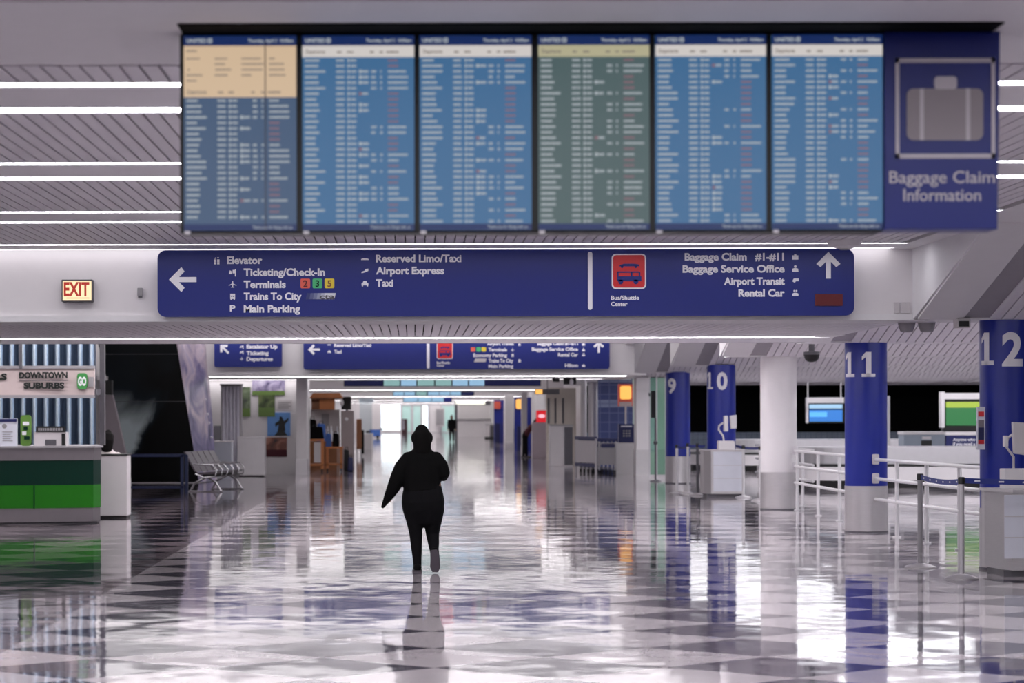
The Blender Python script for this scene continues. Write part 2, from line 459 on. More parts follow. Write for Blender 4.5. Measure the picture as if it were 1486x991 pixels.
# first low beam with the blue sign
D1, D1B = 28.6, 37.4
bm_ = MB().box(XL, 5.75, D1, D1+0.18, ZB, ZC+0.1)
struct('beam_1', bm_, WHITE)
struct('trim_1', MB().box(XL, 5.62, D1-0.04, D1, ZB, ZB+0.07), CEIL)
lowc = MB().box(XL, 5.75, D1+0.18, 29.6, ZB, ZB+0.05).box(XL, 5.75, 33.95, 34.75, ZB, ZB+0.05).box(XL, 5.75, 35.2, D1B, ZB, ZB+0.05)
struct('ceiling_low', lowc, CEIL)
struct('ceiling_low_slats', slats(XL, 5.7, 29.62, 33.9, ZB), SLAT)
struct('ceiling_low_backing', MB().box(XL, 5.75, D1+0.18, D1B, ZB+0.06, ZB+0.1).box(XL, 5.75, D1B, D1B+0.1, ZB, 3.95), DARKVOID)
solo('strip_lamp', 'white strip lamp in the underside of the beam behind the large blue sign', 'ceiling light',
     MB().box(XL, 5.5, 34.8, 35.15, ZB+0.004, ZB+0.04), LAMPU)
# second bay and the beams and bays beyond it
def bay(y0, y1, z, xl, xr, n, lab):
    struct('ceiling_bay', MB().box(xl, xr, y0, y1, z+0.05, z+0.12), CEIL)
    step = (y1-y0)/n
    rows = [39.3, 40.5, 43, 44.2, 46.7, 47.9, 51.6, 54.2, 55.4, 61.5, 66.4, 67.4] if n == 4 else [y0+step*(i+0.4)+e for i in range(n) for e in (0, 1.2)]
    for q in rows:
        if True:
            solo('strip_lamp', lab, 'ceiling light', MB().box(-8.8 if xl < -7 else xl+0.4, xr-0.3, q-0.085, q+0.085, z+0.03, z+0.049), (LAMPC if y0 > 100 else LAMPG) if n != 4 else LAMPG if q > 50 else LAMPB, lab+'s')
bay(D1B+0.1, 68, 3.85, XL, 5.75, 4, 'white strip lamp in the raised ceiling between the first and second sign beams')
D2 = 67.9
struct('beam_2', MB().box(XL, 6.2, D2, D2+0.2, ZB, 3.95), WHITE)
struct('trim_2', MB().box(XL, 6.2, D2-0.05, D2, ZB, ZB+0.07), WHITE)
XL2 = -3.15
XRF = 6.35
yb = 68.1
struct('ceiling_low', MB().box(XL, 6.2, yb, 76.9, ZB, ZB+0.06), CEIL)
solo('strip_lamp', 'added white fill lamp lying flush under the second sign beam', 'ceiling light', MB().box(-8, 5.6, 75.5, 75.95, ZB-0.004, ZB-0.001), LAMPW)  # added lamp, brightens the picture wall and the space under the beam
solo('strip_lamp', 'added flush fill lamp across the front of the second low ceiling', 'ceiling light', MB().box(-8, 5.8, 69.4, 69.8, ZB-0.004, ZB-0.001), LAMPD)  # added lamp, lights the fronts of things beyond the second beam
y = 76.9
k = 3
while y < 240:
    y1 = min(y+30.3, 250)
    struct('ceiling_low', MB().box(-6.5, XRF+0.2, y-0.02, y+0.1, ZB, 3.7), CEIL)
    bay(y+0.1, y1, 3.6, -6.5, XRF, 5, 'white strip lamp in the far ceiling beyond the second sign beam')
    if y1 < 249:
        struct('beam_%d' % k, MB().box(-6.5, XRF+0.2, y1, y1+0.2, ZB, 3.75), WHITE)
        struct('ceiling_low', MB().box(-6.5, XRF+0.2, y1+0.2, y1+8.9, ZB, ZB+0.06), CEIL)
        solo('strip_lamp', 'added flush fill lamp under one of the far low beams', 'ceiling light', MB().box(-6, XRF-.1, y1+1.2, y1+1.7, ZB-0.004, ZB-0.001), LAMPD, 'added fill lamps under far beams')  # lamp added under each far beam to brighten the distance
    y = y1+8.9; k += 1
# side aisle ceiling on the right: saw-tooth bays over the columns
COLD = [28.4, 37.4, 46.4, 55.4, 64.4, 73.4, 82.4, 91.4]
prevd = -8
BANDG = mat('band_grey', (150, 146, 152), 0.6)
for i, d in enumerate(COLD):
    ys = d-3.5
    xe = 25.0
    struct('ceiling_side', MB().box(5.62, xe, prevd+0.9, ys, ZC+0.02, ZC+0.08), CEIL)
    sl0 = MB(); sl0.add([(5.62,ys,ZC),(6.12,ys,ZC),(6.12,d,ZB),(5.62,d,ZB),(5.62,ys,ZC+.03),(6.12,ys,ZC+.03),(6.12,d,ZB+.03),(5.62,d,ZB+.03)],
               [(0,3,2,1),(4,5,6,7),(0,1,5,4),(1,2,6,5),(2,3,7,6),(3,0,4,7)])
    struct('ceiling_side_border', sl0, CEIL)
    struct('trim_side', MB().add([(6.12,ys,ZC+.02),(6.42,ys,ZC+.02),(6.42,d,ZB+.02),(6.12,d,ZB+.02),(6.12,ys,ZC+.04),(6.42,ys,ZC+.04),(6.42,d,ZB+.04),(6.12,d,ZB+.04)], [(0,3,2,1),(4,5,6,7),(0,1,5,4),(1,2,6,5),(2,3,7,6),(3,0,4,7)]), BANDG)
    struct('ceiling_side_slats', slats(6.42, xe, ys, d, ZB, pitch=0.135, slope=(ZC-ZB)/3.5), SLAT)
    bk = MB().add([(6.3,ys,ZC+.05),(xe,ys,ZC+.05),(xe,d,ZB+.05),(6.3,d,ZB+.05),(6.3,ys,ZC+.08),(xe,ys,ZC+.08),(xe,d,ZB+.08),(6.3,d,ZB+.08)],
               [(0,3,2,1),(4,5,6,7),(0,1,5,4),(1,2,6,5),(2,3,7,6),(3,0,4,7)])
    struct('ceiling_side_backing', bk, DARKVOID)
    struct('ceiling_side_soffit', MB().box(5.76, xe, d, d+0.9, ZB, ZB+0.06).box(5.76, xe, d+0.86, d+0.9, ZB, ZC+0.05), CEIL)
    struct('ceiling_side_edge', MB().prism([(ys, ZC), (d+0.2, ZB), (d+0.2, ZC+0.06), (ys, ZC+0.06)], 'X', 5.6, 5.62), CEIL)
    if i >= 1:
        for t0, t1 in ((1.9, 1.7), (1.45, 1.25)):
            za, zb3 = ZB+(ZC-ZB)/3.5*t0, ZB+(ZC-ZB)/3.5*t1
            solo('strip_lamp', 'white strip lamp on the sloping slatted ceiling over the baggage hall', 'ceiling light',
                 MB().prism([(d-t0, za-.004), (d-t1, zb3-.004), (d-t1, zb3-.02), (d-t0, za-.02)], 'X', 7.5, 11.8), LAMPS, 'side aisle strip lamps')
        solo('strip_lamp', 'added fill lamp on the flat part of the side ceiling over the baggage hall', 'ceiling light',
             MB().box(7.4, 22, prevd+1.6, prevd+1.9, ZC, ZC+0.015), LAMPT, 'added side aisle fill lamps')  # added lamps, out of sight, brighten the columns and the hall
        solo('strip_lamp', 'added fill lamp on the flat part of the side ceiling over the baggage hall', 'ceiling light',
             MB().box(7.4, 22, prevd+3.2, prevd+3.5, ZC, ZC+0.015), LAMPT, 'added side aisle fill lamps')
    prevd = d
for q in (8.0, 14.0, 20.0):
    solo('strip_lamp', 'white strip lamp in the side aisle ceiling right of the flight board', 'ceiling light',
         MB().box(7.9, 13.0, q-0.1, q+0.1, ZC-0.03, ZC+0.015), LAMPN, 'side aisle strip lamps near the camera')
# walls
struct('wall_left', MB().box(-9.2, -9.0, -8, 76, 0, 4.1), GREYP)
struct('wall_front', MB().box(-9, 26, -8.2, -8, 0, 4.1), GREYP)
struct('wall_right', MB().box(25, 25.2, -8, 96, 0, 4.1), GREYP)
DW = 76.0
struct('wall_pictures', MB().box(-9, -3.1, DW, DW+0.3, 0, ZB), WHITE)
struct('wall_left_far', MB().box(-6.7, -6.5, 76.3, 250, 0, 3.8), WHITE)
struct('wall_right_far', MB().box(6.3, 6.5, 96, 250, 0, 3.8), WHITE)
struct('wall_hall_back', MB().box(6.4, 25, 95, 95.2, 0, 0.45).box(6.4, 25, 95, 95.2, 3.35, 3.7), OFFW)
struct('wall_hall_tiles', MB().box(6.4, 25, 94.98, 95.2, 0.45, 1.08).box(6.4, 25, 94.98, 95.2, 2.83, 3.35), TILE_GREY)
struct('wall_hall_dark_sheet', MB().box(6.4, 25, 95.02, 95.2, 1.08, 2.83), MATTEB)  # flat black sheet: darkness of the opening put in as colour
# end of the concourse: glazed wall with frosted doors and one clear window to daylight
DE = 250.0
def ex(px): return PX(px, DE)
ew = MB().box(-6.5, ex(552), DE, DE+0.3, 0, 3.7).box(ex(552), ex(662), DE, DE+0.3, 2.75, 3.7).box(ex(662), 6.4, DE, DE+0.3, 0, 3.7)
ew.box(ex(552), ex(582), DE, DE+0.3, 0, 0.25)
struct('wall_end', ew, OFFW)
win = struct('window_1', MB().box(ex(552), ex(582), DE+0.1, DE+0.14, 0.25, 2.75), GLASSC)
part(win, 'window_frame', MB().box(ex(552), ex(553.5), DE-0.02, DE+0.2, 0.25, 2.75).box(ex(580.5), ex(582), DE-0.02, DE+0.2, 0.25, 2.75), WHITE)
for i, (a, b, m) in enumerate(((582, 598, FROST), (598, 612, FROST), (612, 622, GLASSC), (622, 640, WHITE), (640, 662, FROST))):
    dr = struct('door_%d' % (i+1), MB().box(ex(a)+0.1, ex(b)-0.1, DE+0.08, DE+0.13, 0.1, 2.7), m)
    part(dr, 'door_frame', MB().box(ex(a), ex(a)+0.1, DE, DE+0.2, 0, 2.75).box(ex(b)-0.1, ex(b), DE, DE+0.2, 0, 2.75).box(ex(a), ex(b), DE, DE+0.2, 2.65, 2.75).box(ex(a), ex(b), DE, DE+0.2, 0, 0.1), SATIN)
# ================================================================ overhead signs
def arrow(mb, cx, cz, size, ang, y0, y1):
    """arrow with a shaft and two barbs, pointing along ang (degrees, 90 = up)"""
    a = math.radians(ang); c, s = math.cos(a), math.sin(a)
    def R(p): return (cx+p[0]*c-p[1]*s, cz+p[0]*s+p[1]*c)
    t = 0.13*size
    mb.prism([R(p) for p in ((-0.5*size, -t*0.72), (0.38*size, -t*0.72), (0.38*size, t*0.72), (-0.5*size, t*0.72))], 'Y', y0, y1)
    yo = 0.001
    for sg in (1, -1):
        pts = [(0.5*size, 0), (0.5*size-1.9*t*0.72, 0), (0.0, sg*0.3*size), (0.0+0.02*size, sg*0.5*size-0.0)]
        pts = [(0.52*size, 0), (0.24*size, 0), (-0.06*size, sg*0.3*size), (0.06*size, sg*0.46*size)]
        mb.prism([R(p) for p in pts], 'Y', y0-yo, y1); yo += 0.0015
    return mb
def icon(kind, px, py, w, d, y):
    """small pictogram centred on the sign, w pixels wide"""
    k = d/F; cx, cz, s = PX(px, d), PZ(py, d), w*k
    mb = MB(); y0, y1 = y-0.006, y
    def P(pts): mb.prism([(cx+a*s, cz+b*s) for a, b in pts], 'Y', y0, y1)
    def B(a, b, c, e): P([(a, b), (c, b), (c, e), (a, e)])
    def Cc(a, b, r): mb.prism([(cx+(a+r*math.cos(t*PI/6))*s, cz+(b+r*math.sin(t*PI/6))*s) for t in range(12)], 'Y', y0, y1)
    if kind == 'plane':
        B(-.07, -.42, .07, .35); P([(-.07, .12), (-.5, -.12), (-.5, -.2), (-.07, -.02)]); P([(.07, .12), (.07, -.02), (.5, -.2), (.5, -.12)])
        P([(-.05, -.3), (-.22, -.44), (.22, -.44), (.05, -.3)]); Cc(0, .36, .07)
    elif kind in ('train', 'bus'):
        B(-.32, .12, .32, .4); B(-.32, -.3, .32, -.02); B(-.32, -.05, -.22, .15); B(.22, -.05, .32, .15); B(-.04, -.05, .04, .15)
        B(-.28, -.42, -.14, -.3); B(.14, -.42, .28, -.3)
    elif kind == 'taxi':
        P([(-.45, -.25), (.45, -.25), (.45, .02), (.28, .08), (.2, .32), (-.2, .32), (-.28, .08), (-.45, .02)]); B(-.42, -.4, -.24, -.25); B(.24, -.4, .42, -.25)
    elif kind == 'limo':
        P([(-.5, -.1), (.5, -.1), (.5, .02), (.3, .12), (-.2, .14), (-.5, .02)])
    elif kind == 'van':
        P([(-.45, -.3), (-.1, -.22), (.45, .0), (.45, .3), (.1, .26), (-.05, .02), (-.45, -.1)])
    elif kind == 'elevator':
        for r in range(3): B(-.36, -.45+.24*r, -.06, -.28+.24*r); B(.06, -.45+.24*r, .36, -.28+.24*r)
        P([(-.3, .28), (-.06, .28), (-.18, .48)]); P([(.06, .48), (.3, .48), (.18, .28)])
    elif kind == 'ticket':
        P([(-.5, -.2), (-.1, -.2), (-.16, .2), (-.36, .3)]); B(.0, -.1, .3, .35); B(.3, -.5, .44, .45)
    elif kind == 'bag':
        B(-.4, -.35, .4, .2); B(-.14, .2, .14, .34)
    elif kind == 'person':
        P([(-.42, -.42), (.42, -.42), (.36, .0), (.12, .08), (-.12, .08), (-.36, .0)]); Cc(0, .28, .17)
    elif kind == 'transit':
        P([(-.4, -.1), (-.1, -.3), (.1, -.1), (.45, -.1), (.45, .25), (-.2, .25)])
    elif kind == 'car':
        P([(-.4, -.4), (.4, -.4), (.4, -.12), (.2, .0), (-.2, .0), (-.4, -.12)]); Cc(-.14, .26, .12); Cc(.14, .26, .12)
    return mb
def red_icon(T, x0, y0, x1, y1, d, fine=True):
    k = d/F
    r = 6*k*(x1-x0)/50
    f = part(T, 'shuttle_symbol', MB().rbox(PX(x0, d), PX(x1, d), d-0.012, d, PZ(y1, d), PZ(y0, d), r).rbox(PX(x0+2, d) if fine else PX(x0+1, d), PX(x1-2, d) if fine else PX(x1-1, d), d-0.016, d-0.012, PZ(y1-2, d) if fine else PZ(y1-1, d), PZ(y0+2, d) if fine else PZ(y0+1, d), r*0.8, 1),
             [LETTER, RED], label='red square symbol with a car above a bus')
    X = lambda q: PX(x0+(x1-x0)*q, d)
    Z = lambda q: PZ(y0+(y1-y0)*q, d)
    g = MB(); a, b = d-0.02, d-0.016
    g.prism([(X(.2), Z(.36)), (X(.8), Z(.36)), (X(.78), Z(.3)), (X(.62), Z(.28)), (X(.36), Z(.28)), (X(.26), Z(.31))], 'Y', a, b)
    for q in (.3, .7): g.prism([(X(q+.04*math.cos(t*PI/5)), Z(.37+.04*math.sin(t*PI/5))) for t in range(10)], 'Y', a, b)
    g.box(X(.16), X(.86), a, b, Z(.78), Z(.64)); g.box(X(.16), X(.2), a, b, Z(.64), Z(.52)); g.box(X(.16), X(.8), a, b, Z(.54), Z(.5)); g.box(X(.55), X(.6), a, b, Z(.64), Z(.52)); g.box(X(.78), X(.83), a, b, Z(.64), Z(.52))
    for q in (.26, .7): g.prism([(X(q+.07*math.cos(t*PI/6)), Z(.8+.07*math.sin(t*PI/6))) for t in range(12)], 'Y', a, b)
    part(f, 'bus_and_car', g, SIGNB)
def panel(name, label, d, x0, y0, x1, y1, rpx, hang=None, thick=0.1, wallmount=0.0):
    T = thing(name, label, 'sign', (PX((x0+x1)/2, d), d, PZ(y1, d)))
    mb = MB().rbox(PX(x0, d), PX(x1, d), d, d+thick, PZ(y1, d), PZ(y0, d), rpx*d/F)
    part(T, 'panel', mb, SIGNB)
    return T
ds = 28.38
T = panel('wayfinding_sign', 'large dark blue overhead sign with left arrow, white lines of text and red bus symbol', ds, 229, 362.5, 1240, 459, 12)
for x in (-2.2, 3.6): part(T, 'mounting_bracket', MB().box(x, x+.2, ds+0.1, D1, 3.0, 3.4), GREYD)
part(T, 'arrow', arrow(MB(), PX(266, ds), PZ(405, ds), 39*ds/F, 180, ds-0.006, ds), LETTER, label='white arrow pointing left')
part(T, 'arrow', arrow(MB(), PX(1202.5, ds), PZ(386.5, ds), 38*ds/F, 90, ds-0.006, ds), LETTER, label='white arrow pointing up')
for s, x, b, w in (('Elevator', 330, 382, 51), ('Ticketing/Check-In', 354, 399.5, 118), ('Terminals', 354, 417, 61), ('Trains To City', 354, 434.5, 84), ('Main Parking', 354, 452.5, 82),
                   ('Reserved Limo/Taxi', 546, 380, 124), ('Airport Express', 546, 397.5, 99), ('Taxi', 546, 415.5, 25)):
    ptext(T, s, x, b, ds, w, 10.5, LETTER, bold=0.036)
for s, x, b, w in (('Baggage Claim', 1084, 378.5, 90), ('#1-#11', 1138, 378.5, 42), ('Baggage Service Office', 1139, 396, 148), ('Airport Transit', 1139, 414, 88), ('Rental Car', 1139, 431, 67)):
    ptext(T, s, x, b, ds, w, 10.5, LETTER, 'RIGHT', bold=0.036)
ptext(T, 'Bus/Shuttle', 887, 435.5, ds, 41, 6, LETTER, bold=0.03); ptext(T, 'Center', 887, 444.5, ds, 24, 6, LETTER, bold=0.03)
for kd, px, py in (('elevator', 315, 378), ('ticket', 338, 395), ('plane', 338, 412), ('train', 338, 430), ('limo', 530, 376), ('van', 530, 393), ('taxi', 530, 411),
                   ('bag', 1154.5, 374), ('person', 1154.5, 391), ('transit', 1154.5, 408), ('car', 1154.5, 426)):
    part(T, 'pictogram', icon(kd, px, py, 11, ds, ds), LETTER)
ptext(T, 'P', 334, 451, ds, 8, 9, LETTER, name='pictogram')
for s, x0, m, ink in (('2', 436.5, LCOR, REDD), ('3', 454, LGRN, GDARK), ('5', 471.5, LYEL, WOODD)):
    sq = part(T, 'terminal_square', MB().rbox(PX(x0, ds), PX(x0+14, ds), ds-0.006, ds, PZ(418, ds), PZ(404, ds), 2*ds/F), m, label='coloured square with the digit '+s)
    text(sq, s, PX(x0+7, ds), ds-0.006, PZ(415.7, ds), 9.5/0.72*ds/F, ink, None, 'CENTER', bold=0.02)
cb = MB()
for i in range(8):
    cb.prism([(PX(444+i*5.2+2, ds), PZ(425, ds)), (PX(449.2+i*5.2+2, ds), PZ(425, ds)), (PX(449.2+i*5.2, ds), PZ(434, ds)), (PX(444+i*5.2, ds), PZ(434, ds))], 'Y', ds-0.005, ds, min(i, 5))
q = part(T, 'transit_logo', cb, [mat('fade_%d' % i, (50+i*32, 58+i*31, 110+i*22), 0.5, var=0) for i in range(6)], label='slanted bar fading from blue to white')
ptext(q, 'cta', 464, 433.5, ds-0.006, 22, 7.5, GREYD, bold=0.03)
part(T, 'divider_bar', MB().rbox(PX(853.5, ds), PX(860, ds), ds-0.01, ds, PZ(450, ds), PZ(366, ds), 3*ds/F), LETTER)
red_icon(T, 888, 369, 938, 420, ds)
part(T, 'red_display', MB().box(PX(1183, ds), PX(1223, ds), ds-0.012, ds, PZ(445, ds), PZ(428, ds)), REDD, label='dark red rectangular display')
# second sign line
d2 = 67.7
T = panel('wayfinding_sign', 'blue overhead sign on the second beam with left arrow and red bus symbol', d2, 440.5, 492, 885, 536, 4)
part(T, 'arrow', arrow(MB(), PX(456, d2), PZ(507, d2), 17*d2/F, 180, d2-0.01, d2), LETTER, label='white arrow pointing left')
part(T, 'arrow', arrow(MB(), PX(869, d2), PZ(504, d2), 17*d2/F, 90, d2-0.01, d2), LETTER, label='white arrow pointing up')
for s, x, b, w in (('Reserved Limo/Taxi', 485, 503, 54), ('Taxi', 485, 512.5, 11)):
    ptext(T, s, x, b, d2, w, 5, LETTER, bold=0.04)
for s, x, b, w in (('Airport Transit', 746, 501, 39), ('Terminals', 736, 510, 27), ('Economy Parking', 736, 518, 49), ('Trains To City', 745, 526, 36), ('Main Parking', 745, 534, 36),
                   ('Baggage Claim #1-#11', 839, 501, 59), ('Baggage Service Office', 839, 509.5, 67), ('Rental Car', 839, 517.5, 29), ('Hilton', 839, 533, 19)):
    ptext(T, s, x, b, d2, w, 5, LETTER, 'RIGHT', bold=0.04)
for kd, px, py in (('limo', 478, 500), ('taxi', 478, 510), ('bus', 754, 500), ('plane', 744, 508), ('bus', 744, 516), ('train', 754, 524), ('bag', 847, 500), ('person', 847, 508), ('car', 847, 515), ('bag', 847, 531)):
    part(T, 'pictogram', icon(kd, px, py, 5.5, d2, d2), LETTER)
for x0, m in ((683.5, LCOR), (691.5, LGRN), (699, LYEL)):
    part(T, 'terminal_square', MB().rbox(PX(x0, d2), PX(x0+6.5, d2), d2-0.01, d2, PZ(510.5, d2), PZ(504, d2), 1*d2/F), m)
part(T, 'transit_logo', MB().prism([(PX(690, d2), PZ(520.5, d2)), (PX(706, d2), PZ(520.5, d2)), (PX(705, d2), PZ(525.5, d2)), (PX(688, d2), PZ(525.5, d2))], 'Y', d2-0.01, d2), SATIN)
part(T, 'divider_bar', MB().rbox(PX(619.5, d2), PX(623.5, d2), d2-0.02, d2, PZ(535, d2), PZ(494, d2), 1.5*d2/F), LETTER)
red_icon(T, 634, 496, 657.5, 521, d2, False)
ptext(T, 'Bus/Shuttle', 634, 528, d2, 19, 3.5, LETTER, bold=0.03); ptext(T, 'Center', 634, 532, d2, 11, 3, LETTER, bold=0.03)
T = panel('escalator_sign', 'small blue sign with an arrow pointing up and left beside the long second sign', d2, 311, 492, 409.5, 532, 3)
part(T, 'arrow', arrow(MB(), PX(326, d2), PZ(506, d2), 17*d2/F, 135, d2-0.01, d2), LETTER, label='white arrow pointing up and left')
for s, x, b, w in (('Escalator Up', 358, 505, 45), ('Ticketing', 358, 514.5, 32), ('Departures', 358, 523, 38)):
    ptext(T, s, x, b, d2, w, 5.5, LETTER, bold=0.04)
for kd, px, py in (('ticket', 351, 503), ('ticket', 351, 511), ('plane', 351, 520)):
    part(T, 'pictogram', icon(kd, px, py, 5.5, d2, d2), LETTER)
T = thing('hanging_sign', 'blue sign end peeking out behind the top of the lilac printed wall edge', 'sign', (PX(283, d2), d2, PZ(511, d2)))
part(T, 'panel', MB().rbox(PX(270, d2), PX(293, d2), d2, d2+.1, PZ(511, d2), PZ(490, d2), 0.05), SIGNB)
part(T, 'hanger', MB().box(PX(288, d2), PX(289, d2), d2+.03, d2+.07, PZ(490, d2), 3.9), GREYD)
# exit sign, sensor, wall plates on the first beam
de = D1-0.12
T = thing('exit_sign', 'lit EXIT sign with red letters on the white beam', 'sign', (PX(112, de), de, PZ(437, de)))
part(T, 'housing', MB().box(PX(89.5, de), PX(135, de), de, D1, PZ(437, de), PZ(404.5, de)), GREYD, bev=0.008)
fc = part(T, 'face', MB().box(PX(91.5, de), PX(133, de), de-0.006, de, PZ(435, de), PZ(407, de)), EXITL, label='glowing cream face')
ptext(fc, 'EXIT', 93, 428, de-0.008, 37, 20, EXITR, bold=0.03)
part(fc, 'underline', MB().box(PX(97, de), PX(130, de), de-0.012, de-0.006, PZ(432, de), PZ(431, de)), EXITR)
T = thing('wall_sensor', 'small grey sensor on the white beam between the exit sign and the blue sign', 'sensor', (PX(204, D1), D1, PZ(431, D1)))
part(T, 'case', MB().box(PX(200.5, D1), PX(208, D1), D1-0.06, D1, PZ(429, D1), PZ(417, D1)), GREYP, bev=0.006)
part(T, 'lens', MB().box(PX(201.5, D1), PX(207, D1), D1-0.05, D1, PZ(431, D1), PZ(429, D1)), GREYD)
for x0, x1, lb in ((1297, 1305, 'narrow'), (1307, 1321, 'wide')):
    T = thing('cover_plate', lb+' blank cover plate low on the beam right of the blue sign', 'wall plate', (PX((x0+x1)/2, D1), D1, PZ(456, D1)))
    part(T, 'plate', MB().box(PX(x0, D1), PX(x1, D1), D1-0.02, D1, PZ(456, D1), PZ(440, D1)), OFFW, bev=0.004)
    part(T, 'screw', MB().tube([(PX((x0+x1)/2, D1), D1-0.025, PZ(442, D1)), (PX((x0+x1)/2, D1), D1-0.01, PZ(442, D1))], 0.006), SATIN)
T = thing('ceiling_speaker', 'round pale fixture on the ceiling above the right end of the blue sign', 'ceiling speaker', (PX(1226, 27.2), 27.2, ZC-0.05))
part(T, 'rim', MB().lathe([(0.06, -0.09), (0.17, -0.06), (0.19, 0)], PX(1226, 27.2), 27.2, ZC), CEIL, True)
part(T, 'grille', MB().lathe([(0.05, -0.1), (0.06, -0.088)], PX(1226, 27.2), 27.2, ZC), GREYP)
# ================================================================ flight board
db = 12.3
bx0, bx1, by0, by1 = 262, 1281, 48.5, 338
T = thing('flight_board', 'long black ceiling board of six portrait flight screens', 'flight display', (PX(770, db), db, PZ(by1, db)))
part(T, 'housing', MB().box(PX(bx0, db), PX(bx1, db), db, db+0.22, PZ(by1, db), PZ(by0, db)), BLACK, bev=0.006)
part(T, 'top_strip', MB().box(PX(266, db), PX(1440, db), 12.03, db+0.5, PZ(by0, db)+0.001, ZC-0.001), MATTEB)  # flat black strip along the top of the board
k = db/F
def U(px): return PX(px, db)
def Vv(py): return PZ(py, db)
screens = [(268, 431, SCR3), (440, 602, SCR1), (610, 772, SCR1), (782, 943, SCR2), (952, 1112, SCR1), (1121, 1281, SCR1)]
cols_tan = {0: SCRT, 3: SCRO}
for i, (x0, x1, ms) in enumerate(screens):
    f0 = db-0.012
    desc = ['first screen from the left, tan notice panel across its top third', 'blue screen second from the left', 'blue screen third from the left', 'greenish dull screen fourth from the left',
            'blue screen fifth from the left', 'blue screen next to the baggage sign'][i]
    S = part(T, 'screen', MB().box(U(x0), U(x1), f0, db, Vv(334), Vv(52)), ms, label=desc)
    part(S, 'header_bar', MB().box(U(x0), U(x1), f0-0.001, f0, Vv(66.5), Vv(52)), SCRH)
    part(S, 'footer_bar', MB().box(U(x0), U(x1), f0-0.001, f0, Vv(334), Vv(325)), SCRH)
    yh = 141 if i == 0 else 83
    part(S, 'title_strip', MB().box(U(x0), U(x1), f0-0.001, f0, Vv(yh), Vv(66.5)), cols_tan.get(i, SCRC))
    hd = part(S, 'airline_mark', MB().rbox(U(x0+35), U(x0+41), f0-0.002, f0-0.001, Vv(62.5), Vv(55.5), 0.004).box(U(x0+37), U(x0+39), f0-0.003, f0-0.002, Vv(61), Vv(57), 1), [ROWW, SCRH])
    text(S, 'UNITED', U(x0+4), f0-0.001, Vv(62), 6/0.72*k, ROWW, 29*k, bold=0.03, depth=0.001)
    text(S, 'Thursday, April 2  10:00am', U(x1-4), f0-0.001, Vv(61.5), 5.2/0.72*k, ROWW, 66*k, 'RIGHT', bold=0.02, depth=0.001)
    text(S, 'Thank you for flying with us', U(x1-6), f0-0.001, Vv(331.5), 4.2/0.72*k, ROWW, 58*k, 'RIGHT', bold=0.01, depth=0.001)
    text(S, 'Departures', U(x0+5), f0-0.001, Vv(yh-5), 6/0.72*k, ROWG, 28*k, bold=0.02, depth=0.001)
    rows = MB(); a, b = f0-0.0016, f0-0.0005
    def bar(p, q, yc, h, m): rows.box(U(x0+p), U(x0+q), a, b, Vv(yc+h/2), Vv(yc-h/2), m)
    def word(p, q, yc, h, m):
        x = p
        while x < q-1:
            w = random.uniform(1.6, 3.2); bar(x, min(x+w, q), yc, h, m); x += w+0.55
    for p, q in ((50, 57), (65, 74), (98, 104), (112, 117), (122, 140)): word(p, q, yh-7, 3, 2)
    if i == 0:
        for yy, segs in ((74, ((4, 19),)), (85, ((4, 24), (45, 63), (84, 112), (124, 132))), (93, ((45, 60), (84, 116), (124, 146))), (101, ((6, 10), (46, 70), (84, 114), (124, 146))), (109, ((4, 28), (45, 64), (84, 98), (124, 148))), (117, ((4, 18),))):
            for p, q in segs: word(p, q, yy, 2.4, 2)
    y = yh+5
    while y < 323:
        word(4, random.choice((20, 23, 25, 33)), y, 3.0, 0)
        word(49, 61, y, 2.8, 0)
        bar(65.5, 68.5, y, 4, 0); word(70, 78, y, 2.8, 0)
        if random.random() < 0.32: bar(82, 86, y, 4.6, random.choice((0, 0, 1))); word(87, 96, y, 3.2, 0)
        canc = random.random() < 0.55
        if not canc: word(100, 107, y, 3, 0); word(113, 116, y, 3, 0)
        word(124, 139 if canc else random.choice((139, 150, 153)), y, 2.8, 1 if canc else 0)
        y += 8.05
    part(S, 'screen_text', rows, [ROWW, ROWO, ROWG])
    part(T, 'latch', MB().box(U(x0+1), U(x0+9), db-0.02, db, Vv(339.5), Vv(335)), SATIN)
part(T, 'seam_cable', MB().box(U(385.5), U(387), db-0.02, db-0.012, Vv(334), Vv(60)), GREYD)
T = thing('baggage_claim_sign', 'blue Baggage Claim Information panel with a grey suitcase symbol', 'sign', (U(1366), db, Vv(336)))
part(T, 'panel', MB().prism([(U(1283), Vv(335)), (U(1447), Vv(335)), (U(1451), Vv(48.8)), (U(1284), Vv(48.8))], 'Y', db-0.02, db+0.2), SIGNB, bev=0.005)
SIGG = mat('sign_grey', (150, 142, 146), 0.5, var=0.03); SIGL = mat('sign_pale_grey', (196, 190, 196), 0.5, var=0.02)
fr = MB(); y0, y1 = db-0.026, db-0.02
for a, b, c, d_ in ((1299, 1304.5, 87, 232), (1438, 1443.5, 87, 232), (1299, 1443.5, 87, 93.5), (1299, 1443.5, 225.5, 232)): fr.box(U(a), U(b), y0, y1, Vv(d_), Vv(c))
part(T, 'frame', fr, SIGL, label='pale square outline')
sc_ = part(T, 'suitcase_symbol', MB().rbox(U(1315.5), U(1426), y0, y1, Vv(206), Vv(131), 10*k), SIGG, label='grey rounded suitcase')
part(sc_, 'handle', MB().rbox(U(1355.5), U(1388), y0-0.001, y1-0.001, Vv(132), Vv(113.5), 5*k), SIGL)
part(sc_, 'strap', MB().box(U(1334), U(1340), y0-0.002, y1-0.002, Vv(206), Vv(131)), SIGL)
part(sc_, 'strap', MB().box(U(1401), U(1407), y0-0.002, y1-0.002, Vv(206), Vv(131)), SIGL)
